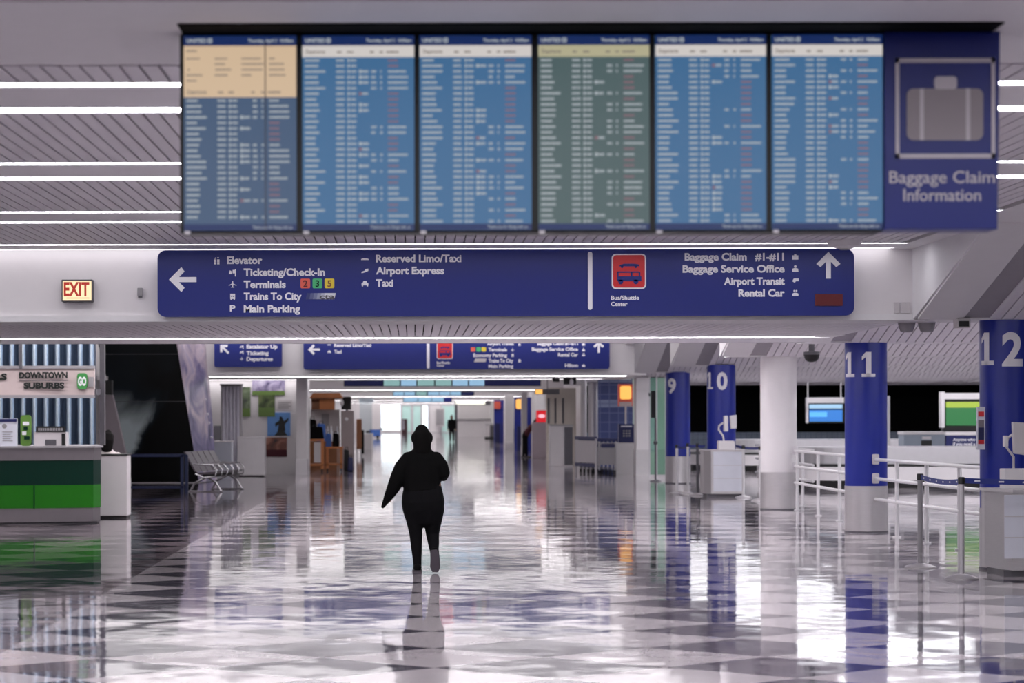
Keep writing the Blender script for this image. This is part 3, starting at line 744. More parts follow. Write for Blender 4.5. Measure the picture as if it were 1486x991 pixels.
text(T, 'Baggage Claim', U(1366.5), db-0.02, Vv(267.5), 18/0.72*k, SIGL, 153*k, 'CENTER', bold=0.008)
text(T, 'Information', U(1366.5), db-0.02, Vv(293.5), 18/0.72*k, SIGL, 112*k, 'CENTER', bold=0.008)
# far boards under the later beams
def far_board(d, segs, y0, y1, lab, black):
    T = thing('flight_board', lab, 'flight display', (PX((segs[0][0]+segs[-1][1])/2, d), d, PZ(y1, d)))
    zt = PZ(y0, d)+0.9
    zt = min(zt, 3.5)
    part(T, 'housing', MB().box(PX(segs[0][0]-1, d), PX(segs[-1][1]+1, d), d, d+0.2, PZ(y1, d), zt), BLACK)
    part(T, 'hanger', MB().box(-2, -1.9, d+.05, d+.15, zt-.02, 3.66).box(1.9, 2, d+.05, d+.15, zt-.02, 3.66), GREYD)
    if black: part(T, 'top_rail', MB().box(PX(black[0], d), PX(black[1], d), d+0.05, d+0.15, zt-0.02, 3.65), GREYD)
    for a, b, m, nm in segs:
        part(T, nm, MB().box(PX(a, d), PX(b, d), d-0.02, d, PZ(y1-0.8, d), zt-0.02), m)
n = 'screen'; p_ = 'end_panel'
far_board(84.5, [(500, 556, SIGNB, p_), (557, 580, FART, n), (582, 604, FARS, n), (606, 630, FART, n), (632, 655, FART, n), (657, 679, FARS, n), (681, 703, FARS, n), (704, 784, SIGNB, p_)], 545, 560.5, 'flight board with blue end panels seen just under the second sign beam', None)
far_board(124, [(571, 586, FARS, n), (587, 602, FARS, n), (604, 619, FART, n), (621, 637, FARS, n), (638, 653, FARS, n), (654, 669, FARS, n), (670, 687, SIGNB, p_)], 567, 574.5, 'smaller flight board under the third beam, below the one with blue ends', None)
far_board(166, [(586, 606, FARS, n), (607, 626, FARS, n), (627, 644, FARS, n), (645, 655, SIGNB, p_)], 578, 584, 'farthest flight board above the frosted doors at the end', None)
struct('ceiling_light_seal', MB().box(-9.2, 25.2, -8.2, 250.2, 4.1, 4.2).box(6.4, 25, 92.2, 95.1, 3.6, 3.7).box(6.4, 25, 95, 95.2, 3.7, 4.1).box(-6.5, 6.4, 250, 250.2, 3.6, 4.1)
       .box(-6.7, -6.5, 76, 250, 3.7, 4.1).box(6.3, 6.5, 95, 250, 3.7, 4.1).box(-9, -3.1, DW, DW+0.2, ZB, 4.1), GREYP)  # unseen shell added over the bays to keep world light out
# ================================================================ columns
CX, CR = 6.7, 0.31
def column(num, d, colm, lab, cat='column', top=ZB+0.02, r=CR):
    T = thing('numbered_column' if num else 'plain_column', lab, cat, (CX, d, 0))
    part(T, 'shaft', MB().lathe([(r, 0.68), (r, top)], CX, d, 0, 40), colm, True)
    part(T, 'steel_sleeve', MB().lathe([(r+0.005, 0.02), (r+0.005, 0.69)], CX, d, 0, 40), STEEL, True, label='brushed steel sleeve around the foot')
    part(T, 'base_ring', MB().lathe([(r+0.012, 0), (r+0.012, 0.025)], CX, d, 0, 40), GREYD, True)
    if num:
        for ch, a_ in zip(num, (-60, -3) if len(num) == 2 else (-36,)): numeral(T, ch, CX, d, r, math.radians(a_), 2.295, 0.365, 0.2 if ch == '1' else 0.23, LETTER)
    return T
column('12', 28.75, BLUE, 'round blue column painted with a white 12')
column('11', 37.75, BLUE, 'round blue column painted with a white 11 above a steel foot')
column('', 46.8, WHITE, 'round white column with a steel foot, standing between columns 10 and 11', r=0.33)
column('10', 55.5, BLUE, 'round blue column painted with a white 10 behind a podium')
column('9', 64.6, BLUE, 'round blue column painted with a white 9')
T = thing('square_pillar', 'white square pillar with a steel skirt left of column 9', 'column', (6.85, 73.6, 0))
part(T, 'shaft', MB().box(6.4, 7.3, 73.2, 74.0, 0.72, ZB), WHITE); part(T, 'steel_skirt', MB().box(6.38, 7.32, 73.18, 74.02, 0, 0.74), STEEL)
T = thing('square_pillar', 'white square pillar at the right end of the picture wall', 'column', (-3.0, 74.6, 0))
part(T, 'shaft', MB().box(PX(430, 74.6), PX(445, 74.6), 74.6, 75.9, 0.45, ZB), WHITE); part(T, 'steel_skirt', MB().box(PX(429, 74.6), PX(446, 74.6), 74.58, 75.92, 0, 0.46), SATIN)
# poster on the side of column 12
T = thing('column_notice', 'narrow notice with red and dark blocks fixed to the left edge of column 12', 'notice', (6.42, 28.55, 1.35))
nx0, nx1, nd = PX(1418.5, 28.5), PX(1429.5, 28.5), 28.5
part(T, 'sheet', MB().box(nx0, nx1, nd, nd+0.06, PZ(654, nd), PZ(592, nd)), PAPER)
bl = MB()
for a, b, m in ((599, 606, 0), (611, 622, 2), (622, 640, 1), (640, 646, 0)): bl.box(nx0+0.008, nx1-0.012, nd-0.004, nd, PZ(b, nd), PZ(a, nd), m)
part(T, 'printed_blocks', bl, [RED, NAVY, LEATHER])
# ================================================================ railings between the columns
def railing(y0, y1, xa, posts, lab, brackets=True, xb=None):
    xb = xa if xb is None else xb; x = xb
    def xx(y): return xa+(xb-xa)*(y-y0)/(y1-y0)
    T = thing('railing', lab, 'railing', (x, (y0+y1)/2, 0))
    for z in (1.08, 0.8, 0.5):
        part(T, 'rail', MB().tube([(xa, y0, z), (xb, y1, z)], 0.026, 10), RAILW, True)
    for yp in posts:
        part(T, 'post', MB().tube([(xx(yp), yp, 0), (xx(yp), yp, 1.06)], 0.028, 10).lathe([(0.06, 0), (0.06, 0.02)], xx(yp), yp), RAILW, True)
    if brackets:
        for z in (1.08, 0.8):
            part(T, 'bracket', MB().rbox(x-0.05, x+0.05, y1-0.03, y1, z-0.07, z+0.08, 0.02), SATIN)
railing(29.1, 37.43, 7.17, (30.6, 32.7, 34.4, 36.1), 'white three-rail railing running from column 11 to column 12', True, 6.78)
railing(38.1, 46.45, 6.95, (39.4, 41.6, 43.8, 46.2), 'white three-rail railing between column 11 and the white column')
railing(47.2, 55.1, 7.4, (48.5, 51, 53.5), 'white three-rail railing between the white column and column 10', False)
# ================================================================ stanchions
BELT = mat('blue_belt', (38, 52, 130), 0.6)
def stanchion(x, y, lab, m=SATIN, h=1.03, belt_to=None, group=None):
    T = thing('stanchion', lab, 'stanchion', (x, y, 0), group)
    part(T, 'base', MB().lathe([(0.18, 0), (0.18, 0.012), (0.12, 0.035), (0.04, 0.055)], x, y), STEEL, True)
    part(T, 'post', MB().lathe([(0.03, 0.04), (0.03, h-0.07)], x, y, 0, 20), m, True)
    part(T, 'head', MB().lathe([(0.036, h-0.075), (0.038, h-0.01), (0.03, h)], x, y, 0, 20), BLACK, True)
    if belt_to:
        x1, y1, mk = belt_to; L = math.hypot(x1-x, y1-y); n = 10; pts = []
        b = MB(); z0 = h-0.035
        for i in range(n+1):
            t = 0.04/L+(1-0.085/L)*i/n; sag = -0.03*4*t*(1-t); pts.append((x+(x1-x)*t, y+(y1-y)*t, z0+sag))
        nx, ny = -(y1-y)/L*0.002, (x1-x)/L*0.002
        for i in range(n):
            p, q = pts[i], pts[i+1]
            b.add([(p[0]+s_*nx, p[1]+s_*ny, p[2]+e) for s_ in (1, -1) for e in (-.028, .028)]+[(q[0]+s_*nx, q[1]+s_*ny, q[2]+e) for s_ in (1, -1) for e in (-.028, .028)],
                  [(0,1,3,2),(4,6,7,5),(0,4,5,1),(2,3,7,6),(0,2,6,4),(1,5,7,3)])
        B = part(T, 'belt', b, BELT, label='blue retractable belt with small white marks')
        if mk:
            g = MB()
            for i in range(mk):
                t = (i+0.5)/mk; p = Vector(pts[min(int(t*n), n-1)]).lerp(Vector(pts[min(int(t*n)+1, n)]), t*n-int(t*n))
                dx, dy = (x1-x)/L*0.03, (y1-y)/L*0.03
                o = Vector((-(y1-y)/L, (x1-x)/L, 0))
                if o.y > 0: o = -o
                o *= 0.0035
                g.add([(p.x-dx+o.x, p.y-dy+o.y, p.z-.008), (p.x+dx+o.x, p.y+dy+o.y, p.z-.008), (p.x+dx+o.x, p.y+dy+o.y, p.z+.008), (p.x-dx+o.x, p.y-dy+o.y, p.z+.008)], [(0,1,2,3)])
            part(B, 'belt_marks', g, LETTER)
    return T
sb = (PX(1395, 27.0), 27.0)
stanchion(PX(1335, 29.0), 29.0, 'dark stanchion post tied by a blue belt to a brighter post in front of it', GREYP, 1.07, (sb[0], sb[1], 6))
stanchion(*sb, 'bright aluminium stanchion post nearest the podium under column 12', SATIN, 1.08, (8.2, 27.1, 9))
s1 = stanchion(PX(982, 56.3), 56.3, 'pale stanchion post in front of column 9, leftmost of the posts there', RAILW, 1.08, (PX(998, 55.6), 55.6, 0))
stanchion(PX(998, 55.6), 55.6, 'pale stanchion post just right of column 9', RAILW, 1.12, (PX(1012, 55.0), 55.0, 0))
stanchion(PX(1012, 55.0), 55.0, 'dark stanchion post left of the podium by column 10', GREYD, 1.12, (PX(1024, 54.6), 54.6, 0))
stanchion(PX(1078.5, 53.4), 53.4, 'pale stanchion post against the right side of the podium by column 10', RAILW, 1.1)
stanchion(PX(1103, 51.5), 51.5, 'pale stanchion post at the left edge of the white column', RAILW, 1.1, (PX(1065, 56.3), 56.3, 0))
# ================================================================ podiums with jointed notice holders
def podium(name, lab, x0, x1, y0, y1, h, sheet, skew=0.0):
    T = thing(name, lab, 'podium', ((x0+x1)/2, (y0+y1)/2, 0))
    part(T, 'plinth', MB().box(x0+0.05, x1-0.05, y0+0.06, y1-0.05, 0, 0.07), GREYD)
    part(T, 'body', MB().prism([(x0, y0+skew), (x0+0.13, y0), (x1, y0), (x1, y1), (x0, y1)], 'Z', 0.07, h-0.03), STEEL)
    part(T, 'top', MB().prism([(x0-.02, y0+skew-.01), (x0+0.13, y0-0.02), (x1+.02, y0-0.02), (x1+.02, y1+.02), (x0-.02, y1+.02)], 'Z', h-0.03, h), OFFW)
    a, b, c, d_ = sheet
    sp = part(T, 'notice_panel', MB().box(a, b, y0-0.012, y0, c, d_), PAPER, label='pale notice sheets on the front')
    g = MB()
    for z in (0.33, 0.66): g.box(a, b, y0-0.014, y0-0.012, c+(d_-c)*z-.006, c+(d_-c)*z+.006)
    part(sp, 'sheet_edges', g, SATIN)
    return T
yp = 27.3
podium('gate_podium', 'steel podium with taped white sheets standing in front of column 12', PX(1421, 28.3), PX(1421, 28.3)+1.2, yp, 28.2, 0.935, (PX(1457, yp), PX(1457, yp)+0.6, 0.2, 0.88), 0.75)
yp2 = 53.8
podium('gate_podium', 'grey podium with a pale front panel in front of column 10', PX(1023, yp2), PX(1079, yp2), yp2, 54.7, 1.0, (PX(1035, yp2), PX(1077, yp2), 0.12, 0.96), 0.25)
def terminal(lab, x, y, z, k, flip=1):
    """white boarding-pass printer with a bent arm and two tilted screens"""
    T = thing('desk_terminal', lab, 'terminal', (x, y, z))
    part(T, 'printer_base', MB().box(x-0.19*k, x+0.19*k, y, y+0.3*k, z, z+0.2*k), WHITE, bev=0.01)
    part(T, 'arm', MB().tube([(x-0.05*k, y+.15*k, z+.2*k), (x-0.07*k, y+.15*k, z+.32*k), (x-0.17*k, y+.15*k, z+.46*k), (x-0.16*k, y+.15*k, z+.55*k), (x-.06*k, y+.15*k, z+.62*k)], 0.022*k, 8), WHITE, True)
    a = MB().box(x-0.05*k, x+0.04*k, y+.05*k, y+.26*k, z+.42*k, z+.78*k)
    part(T, 'handset', a, WHITE, bev=0.01)
    part(T, 'screen_back', MB().prism([(x+.1*k, z+.48*k), (x+.23*k, z+.49*k), (x+.23*k, z+.8*k), (x+.08*k, z+.78*k)], 'Y', y+.02*k, y+.2*k), WHITE, bev=0.008)
    return T
terminal('white desk terminal with a bent arm on the podium by column 10', PX(1053, 54.2), 54.0, 1.0, 0.92)
yt = 27.65
T = thing('document_holder', 'white folder screen on a bent stand on the podium under column 12', 'terminal', (PX(1474, yt), yt, 0.935))
part(T, 'base_box', MB().box(PX(1458, yt), PX(1458, yt)+0.36, yt, yt+0.25, 0.935, PZ(682, yt)), WHITE, bev=0.008)
part(T, 'stand', MB().tube([(PX(1474, yt), yt+.1, PZ(682, yt)), (PX(1474, yt), yt+.1, PZ(665, yt)), (PX(1463, yt), yt+.1, PZ(650, yt)), (PX(1466, yt), yt+.1, PZ(637, yt)), (PX(1478, yt), yt+.1, PZ(628, yt))], 0.014, 8), SATIN, True)
part(T, 'clamp', MB().box(PX(1459.5, yt), PX(1465, yt), yt+.05, yt+.15, PZ(650, yt), PZ(634, yt)), WHITE, bev=0.006)
part(T, 'screen_back', MB().prism([(PX(1470, yt), PZ(614, yt)), (PX(1500, yt), PZ(616, yt)), (PX(1500, yt), PZ(664, yt)), (PX(1472, yt), PZ(660, yt))], 'Y', yt+.02, yt+.09), OFFW, bev=0.01)
T = solo('small_bag', 'small black bag on the floor behind the podium by column 10', 'bag', MB().rbox(PX(1068, 56), PX(1078, 56), 56, 56.3, 0.0, 0.3, 0.05), BLACK)
# ================================================================ baggage hall
def carousel(x0, x1, y0, y1, lab):
    T = thing('baggage_carousel', lab, 'baggage carousel', ((x0+x1)/2, (y0+y1)/2, 0))
    def rr(e): return rrect(x0+e, y0+e, x1-e, y1-e, (y1-y0)/2-e-0.01, 10)
    part(T, 'kick_base', MB().prism(rr(0.15), 'Z', 0, 0.18), BLACK)
    part(T, 'side_panel', MB().prism(rr(0), 'Z', 0.18, 0.5), OFFW)
    part(T, 'belt_plates', MB().prism(rr(0.1), 'Z', 0.5, 0.56), BLACK)
    part(T, 'centre_island', MB().prism(rr(0.9), 'Z', 0.56, 0.95), SATIN)
carousel(8.4, 17.5, 60, 64.5, 'steel baggage carousel behind the railing and column 11')
carousel(8.6, 20.5, 78, 83, 'far steel baggage carousel at the back of the baggage hall')
dm = 88.0
T = thing('hanging_monitor', 'blue lit screen hanging from two rods left of column 11', 'monitor', (PX(1197, dm), dm, PZ(615, dm)))
for x in (1173, 1221): part(T, 'rod', MB().tube([(PX(x, dm), dm+.1, PZ(579, dm)), (PX(x, dm), dm+.1, ZC)], 0.02, 8), RAILW)
part(T, 'housing', MB().box(PX(1170.5, dm), PX(1225, dm), dm, dm+.25, PZ(586, dm), PZ(578, dm)).box(PX(1170.5, dm), PX(1173, dm), dm, dm+.25, PZ(615, dm), PZ(586, dm)), OFFW)
part(T, 'bezel', MB().box(PX(1173, dm), PX(1225, dm), dm+.02, dm+.2, PZ(615, dm), PZ(586, dm)), BLACK)
part(T, 'picture', MB().box(PX(1174.5, dm), PX(1222.5, dm), dm, dm+.02, PZ(613, dm), PZ(596, dm), 0).box(PX(1174.5, dm), PX(1222.5, dm), dm, dm+.02, PZ(594, dm), PZ(588, dm), 1).box(PX(1175, dm), PX(1200, dm), dm-.01, dm, PZ(606, dm), PZ(599, dm), 2),
     [MONB, MONL, mat('monitor_mid_blue', (84, 170, 240), emit=0.95)])
dm = 68.0
T = thing('lit_display_stand', 'green lit screen with lime band on a stand beside column 12', 'monitor', (PX(1394, dm), dm, 0))
part(T, 'frame', MB().box(PX(1366, dm), PX(1371, dm), dm, dm+.3, PZ(622, dm), PZ(570, dm)).box(PX(1371, dm), PX(1424, dm), dm, dm+.3, PZ(581, dm), PZ(572, dm)).box(PX(1372, dm), PX(1424, dm), dm, dm+.25, PZ(633, dm), PZ(628, dm)), OFFW)
part(T, 'bezel', MB().box(PX(1371, dm), PX(1424, dm), dm+.02, dm+.2, PZ(628, dm), PZ(581, dm)), BLACK)
part(T, 'picture', MB().box(PX(1373, dm), PX(1423, dm), dm, dm+.02, PZ(619, dm), PZ(593, dm), 0).box(PX(1373, dm), PX(1423, dm), dm, dm+.02, PZ(593, dm), PZ(585, dm), 1), [MONG, MONY])
part(T, 'post', MB().box(PX(1368, dm), PX(1373, dm), dm+.1, dm+.2, 0, PZ(622, dm)), GREYD)
bd = part(T, 'text_board', MB().box(PX(1373, dm), PX(1424, dm), dm, dm+.12, PZ(665, dm), PZ(634, dm)), NAVY, label='navy board with white sentences')
for i, s in enumerate(('Anyone who says', 'if you need a ride', "shouldn't be", 'giving you one')):
    ptext(bd, s, 1383, 641.5+i*6.4, dm, 44, 4.3, LETTER, bold=0.02)
part(T, 'lower_panel', MB().box(PX(1373, dm), PX(1424, dm), dm, dm+.12, 0.1, PZ(667, dm)), OFFW)
part(T, 'feet', MB().box(PX(1373, dm), PX(1424, dm), dm-.2, dm+.4, 0, 0.1), GREYD)
dk = 66.0
T = thing('grey_cabinet', 'grey service cabinet with a small black window right of column 11', 'cabinet', (PX(1342, dk), dk, 0))
part(T, 'body', MB().box(PX(1312, dk), PX(1371, dk), dk, dk+.8, 0, PZ(630, dk)), mat('blue_grey_paint', (136, 146, 158), 0.4), bev=0.02)
part(T, 'lid', MB().box(PX(1311, dk), PX(1371, dk), dk-.03, dk+.83, PZ(632, dk), PZ(628, dk)), OFFW)
part(T, 'window', MB().box(PX(1336.5, dk), PX(1352, dk), dk-.02, dk, PZ(652, dk), PZ(640.5, dk)), BLACK)
part(T, 'label_plate', MB().box(PX(1338, dk), PX(1351, dk), dk-.02, dk, PZ(639, dk), PZ(635, dk)), OFFW)
solo('pole_sign', 'narrow white upright panel just right of column 11 far back', 'sign', MB().box(PX(1288, 75), PX(1291.5, 75), 75, 75.6, 0.2, PZ(576, 75)).box(PX(1286, 75), PX(1294, 75), 75, 75.6, 0, 0.2), RAILW)
# cameras and domes on the ceiling
T = thing('dome_camera', 'black dome camera under the side ceiling left of column 11', 'camera', (PX(1178, 44.5), 44.5, ZB+.1))
zz = PZ(516, 44.5)
part(T, 'mount', MB().lathe([(0.14, 0), (0.14, 0.05), (0.05, 0.06), (0.05, 0.6)], PX(1178, 44.5), 44.5, zz), GREYD, True)
part(T, 'dome', MB().lathe([(0.02, -0.13), (0.08, -0.115), (0.12, -0.07), (0.14, 0)], PX(1178, 44.5), 44.5, zz), BLACK, True)
for px, py, lb in ((1316, 475, 'left'), (1345, 473, 'right')):
    x = PX(px, 29.1); T = thing('grey_dome', '%s one of two grey ceiling domes beside column 12' % lb, 'dome', (x, 29.1, ZB-.13))
    part(T, 'dome', MB().lathe([(0.03, -0.12), (0.07, -0.11), (0.09, -0.06), (0.1, -0.01)], x, 29.1, ZB), GREYP, True)
    part(T, 'ring', MB().lathe([(0.104, -0.012), (0.108, 0)], x, 29.1, ZB), CEIL, True)
x = PX(1399, 28.3); T = thing('ceiling_camera', 'small black camera window in a pale box left of the top of column 12', 'camera', (x, 28.3, 2.68))
part(T, 'case', MB().box(x-.075, x+.075, 28.3, 28.5, PZ(477.5, 28.3), 2.81), OFFW, bev=0.008); part(T, 'window', MB().box(x-.055, x+.055, 28.285, 28.3, PZ(475.5, 28.3), PZ(467.5, 28.3)), BLACK)
# ================================================================ right side of the concourse, middle distance
d = 69.0
T = thing('glass_partition', 'green glass partition with steel posts left of column 9', 'glass partition', (PX(954, d), d, 0))
for x in (942.5, 953, 966): part(T, 'post', MB().box(PX(x-.8, d), PX(x+.8, d), d-.03, d+.03, 0, ZB), SATIN)
for a, b in ((943.5, 952), (954, 965)): part(T, 'pane', MB().box(PX(a, d), PX(b, d), d-.006, d+.006, 0.12, ZB-.05), GLASSG)
struct('wall_green', MB().box(6.5, 7.6, 75.5, 75.6, 0, ZB), mat('pale_green_wall', (204, 222, 212), 0.5))
d = 66.5
T = thing('phone_post', 'black handset panel on a thin dark post against the white pillar', 'phone', (PX(949, d), d, 0))
part(T, 'panel', MB().rbox(PX(945, d), PX(951.5, d), d, d+.12, PZ(607, d), PZ(568, d), 0.02), BLACK)
part(T, 'hook', MB().tube([(PX(945, d), d+.05, PZ(573, d)), (PX(942, d), d+.05, PZ(571, d)), (PX(943, d), d+.05, PZ(576, d))], 0.02, 6), BLACK)
part(T, 'post', MB().tube([(PX(951.5, d), d+.06, 0), (PX(951.5, d), d+.06, PZ(607, d))], 0.025, 8), GREYD)
part(T, 'foot', MB().lathe([(0.16, 0), (0.14, 0.03), (0.03, 0.05)], PX(951.5, d), d+.06), GREYD, True)
part(T, 'joint', MB().ball((PX(951.5, d), d+.06, PZ(643, d)), 0.06), GREYD)
d = 75.4
T = thing('cart_vending_post', 'cart rental machine with an orange lit sign on a thin pole', 'vending machine', (PX(907, d), d, 0))
part(T, 'cabinet', MB().box(PX(893, d), PX(921, d), d, d+.5, 0, PZ(643, d)), STEEL)
part(T, 'machine', MB().box(PX(898, d), PX(920, d), d-.02, d+.35, PZ(643, d), PZ(616, d)), NAVY, bev=0.01)
kp = MB()
for r in range(3):
    for c in range(3): kp.box(PX(904+c*4, d), PX(906.5+c*4, d), d-.04, d-.02, PZ(634-r*3.5, d), PZ(632-r*3.5, d))
part(T, 'buttons', kp, GREYP); part(T, 'slot', MB().box(PX(901, d), PX(917, d), d-.04, d-.02, PZ(620, d), PZ(618.5, d)), LETTER)
part(T, 'pole', MB().tube([(PX(908.5, d), d+.15, PZ(616, d)), (PX(908.5, d), d+.15, PZ(588, d))], 0.03, 8), OFFW)
sg = part(T, 'sign_box', MB().box(PX(897.5, d), PX(918, d), d, d+.25, PZ(590, d), PZ(558, d)), LCOR, bev=0.02)
part(sg, 'lit_face', MB().rbox(PX(900, d), PX(916, d), d-.02, d, PZ(580, d), PZ(560.5, d), 0.06), WARM, label='glowing orange panel')
part(sg, 'header', MB().box(PX(899, d), PX(916.5, d), d-.02, d, PZ(590, d), PZ(584, d)), PINKW)
# luggage carts, nested in a row
def cart(x, y, lab, full=True):
    T = thing('luggage_cart', lab, 'luggage cart', (x, y, 0), 'nested luggage carts')
    w, l = 0.5, 0.4
    fr = MB()
    for sx in (-w/2, w/2):
        fr.tube([(x+sx, y, 0.12), (x+sx, y+.05, 0.95), (x+sx, y+.2, 1.0), (x+sx, y+l, 0.25)], 0.016, 6)
        fr.tube([(x+sx, y, 0.14), (x+sx, y+l, 0.2)], 0.016, 6)
    part(T, 'frame', fr, SATIN, True)
    ws = MB()
    for z in (0.3, 0.45, 0.6, 0.75): ws.tube([(x-w/2, y+.02, z), (x+w/2, y+.02, z)], 0.008, 5)
    for i in range(5): ws.tube([(x-w/2+w*i/4, y+.02, 0.15), (x-w/2+w*i/4, y+.03, 0.9)], 0.007, 5)
    part(T, 'wire_back', ws, SATIN)
    part(T, 'handle', MB().box(x-w/2-.04, x+w/2+.04, y-.03, y+.03, 0.96, 1.04), NAVY, bev=0.01)
    part(T, 'platform', MB().box(x-w/2+.03, x+w/2-.03, y+.02, y+l, 0.16, 0.18), GREYD)
    for sx, sy in ((-w/2+.03, .06), (w/2-.03, .06), (-w/2+.06, l-.08), (w/2-.06, l-.08)):
        part(T, 'wheel', MB().tube([(x+sx-.02, y+sy, 0.06), (x+sx+.02, y+sy, 0.06)], 0.06, 12), BLACK)
    ap = part(T, 'notice_panel', MB().box(x-w/2+.02, x+w/2-.02, y-.045, y-.03, 0.28, 0.92), GREYP)
    part(ap, 'notice_header', MB().rbox(x-w/2+.04, x+w/2-.04, y-.055, y-.045, 0.78, 0.9, 0.05), NAVY)
    return T
c0 = (PX(881, 74.8), 74.6)
C0 = cart(*c0, 'front luggage cart of the nested row, navy badge on its grey panel')
seq = ['second', 'third', 'fourth', 'fifth', 'rearmost']
for i in range(5):
    copy_tree(C0, (c0[0]-0.085*(i+1), c0[1]+0.46*(i+1), 0), 0, seq[i]+' luggage cart in the nested row of carts, counted from the front')
T = thing('cart_corral', 'low steel rail corral with dark blue top bar around the luggage carts', 'cart rail', (PX(855, 76), 76, 0))
cx0 = (c0[0]-.34-.44, 77.0); cx1 = (c0[0]-.34, 74.6)
def wallslab(p, q, z0, z1, t, mb=None):
    mb = mb or MB(); L = math.hypot(q[0]-p[0], q[1]-p[1]); nx, ny = -(q[1]-p[1])/L*t, (q[0]-p[0])/L*t
    return mb.prism([(p[0]-nx, p[1]-ny), (q[0]-nx, q[1]-ny), (q[0]+nx, q[1]+ny), (p[0]+nx, p[1]+ny)], 'Z', z0, z1)
part(T, 'top_bar', wallslab(cx0, cx1, 1.0, 1.1, 0.03), NAVY)
part(T, 'side_panel', wallslab(cx0, cx1, 0.32, 0.98, 0.015), SATIN)
part(T, 'lower_bar', wallslab(cx0, cx1, 0.2, 0.3, 0.03), NAVY)
for p in (cx0, cx1): part(T, 'post', MB().tube([(p[0], p[1], 0), (p[0], p[1], 1.05)], 0.035, 8), SATIN)
struct('wall_alcove', MB().box(PX(868, 82), 7.6, 82, 82.2, 0, 1.98).box(PX(868, 82), 7.6, 82, 82.2, 2.22, 2.78), TILE_BLUE)
struct('trim_3', MB().box(PX(868, 82), 7.6, 81.99, 82.2, 1.98, 2.22).box(PX(868, 82), 7.6, 81.99, 82.2, 2.78, 3.0), TILE_PALE)
for x0, x1, dd, lb in ((843, 852, 84, 'left'), (854, 868, 83, 'right')):
    r = (PX(x1, dd)-PX(x0, dd))/2; cx = (PX(x1, dd)+PX(x0, dd))/2
    T = thing('shiny_column', '%s of two shiny pale columns behind the luggage carts' % lb, 'column', (cx, dd+r, 0))
    part(T, 'shaft', MB().lathe([(r, 0.3), (r, 3.0)], cx, dd+r, 0, 28), SATIN, True); part(T, 'foot', MB().lathe([(r+.02, 0), (r+.02, 0.3)], cx, dd+r, 0, 28), GREYP, True)
d = 86.0
T = thing('waste_cabinet', 'pale grey box bin with a dark side left of the luggage carts', 'bin', (PX(815, d), d, 0))
part(T, 'body', MB().box(PX(798, d), PX(831, d), d, d+.9, 0, PZ(618, d)), OFFW, bev=0.01); part(T, 'dark_side', MB().box(PX(819, d), PX(831, d), d-.015, d, 0.05, PZ(620, d)), GREYD)
part(T, 'lid', MB().box(PX(797, d), PX(832, d), d-.02, d+.92, PZ(618, d), PZ(616.5, d)), GREYP)
d = 96.0
T = thing('slot_panel', 'cream wall panel with tall dark slots behind the box bin', 'panel', (PX(806, d), d, 0))
part(T, 'board', MB().box(PX(793, d), PX(836, d), d, d+.3, 0, 2.75), mat('cream_panel', (206, 196, 186), 0.5))
for x in (796, 806, 817): part(T, 'slot', MB().box(PX(x-1.3, d), PX(x+1.3, d), d-.03, d, PZ(615, d), PZ(578, d)), GREYD)
T = thing('hanging_sign', 'small overhead sign with an orange end above the slotted panel', 'sign', (PX(794, 97), 95, 2.8))
part(T, 'panel', MB().box(PX(776, 95), PX(812, 95), 95, 95.15, PZ(572.5, 95), PZ(565, 95)), GREYD); part(T, 'orange_end', MB().box(PX(777, 95), PX(787, 95), 94.97, 95, PZ(572, 95), PZ(565.5, 95)), WARM)
part(T, 'hanger', MB().box(PX(794, 95), PX(795, 95), 95.05, 95.1, PZ(565, 95), 3.66), GREYD)
d = 73.0
T = thing('ceiling_fixture', 'black ceiling fixture with a white spot under the right end of the second beam', 'spotlight', (PX(828, d), d, 2.6))
part(T, 'bar', MB().box(PX(803, d), PX(853, d), d, d+.1, PZ(548.5, d), PZ(546, d)), BLACK)
part(T, 'can', MB().tube([(PX(818, d), d, PZ(553, d)), (PX(836, d), d, PZ(553, d))], 0.11, 12), BLACK, True)
part(T, 'hook', MB().tube([(PX(803, d), d+.05, PZ(547, d)), (PX(804, d), d+.05, PZ(552, d)), (PX(812, d), d+.05, PZ(552, d))], 0.05, 8), BLACK, True)
part(T, 'lens', MB().ball((PX(829, d), d-.1, PZ(555, d)), (0.06, 0.04, 0.1)), LETTER)
part(T, 'stem', MB().box(PX(826, d), PX(828, d), d+.02, d+.08, PZ(548, d), ZB), BLACK)
d = 101.0
T = thing('ad_kiosk', 'tall grey kiosk with a glowing red panel and pink logo', 'kiosk', (PX(785, d), d, 0))
part(T, 'cabinet', MB().box(PX(772.5, d), PX(797, d), d, d+.6, 0, PZ(613, d)), mat('mauve_grey', (170, 158, 166), 0.4), bev=0.02)
lp = part(T, 'lit_panel', MB().box(PX(778.5, d), PX(793.5, d), d-.02, d+.3, PZ(613, d), PZ(596, d)), REDL, label='glowing red panel')
part(lp, 'logo', MB().ball((PX(786, d), d-.03, PZ(604, d)), (0.14, 0.02, 0.075)), PINKL)
for k_, (x0, x1, dd, b, lb) in enumerate(((735, 757, 140, 648, 'nearer'), (704.5, 722, 186, 636, 'farther'))):
    T = thing('check_in_stand', '%s of two small grey stands along the far right side' % lb, 'stand', (PX((x0+x1)/2, dd), dd, 0))
    xm = x0+(x1-x0)*.35
    part(T, 'body', MB().box(PX(x0, dd), PX(xm, dd), dd, dd+1, 0.1, 1.0), OFFW); part(T, 'dark_face', MB().box(PX(xm, dd), PX(x1-1, dd), dd+.05, dd+1, 0.1, 0.98), GREYD)
    part(T, 'base', MB().box(PX(x0-1, dd), PX(x1, dd), dd-.1, dd+1.1, 0, 0.14), BLACK); part(T, 'top', MB().box(PX(x0, dd), PX(x1, dd), dd-.05, dd+1.05, 1.0, 1.06), GREYP)
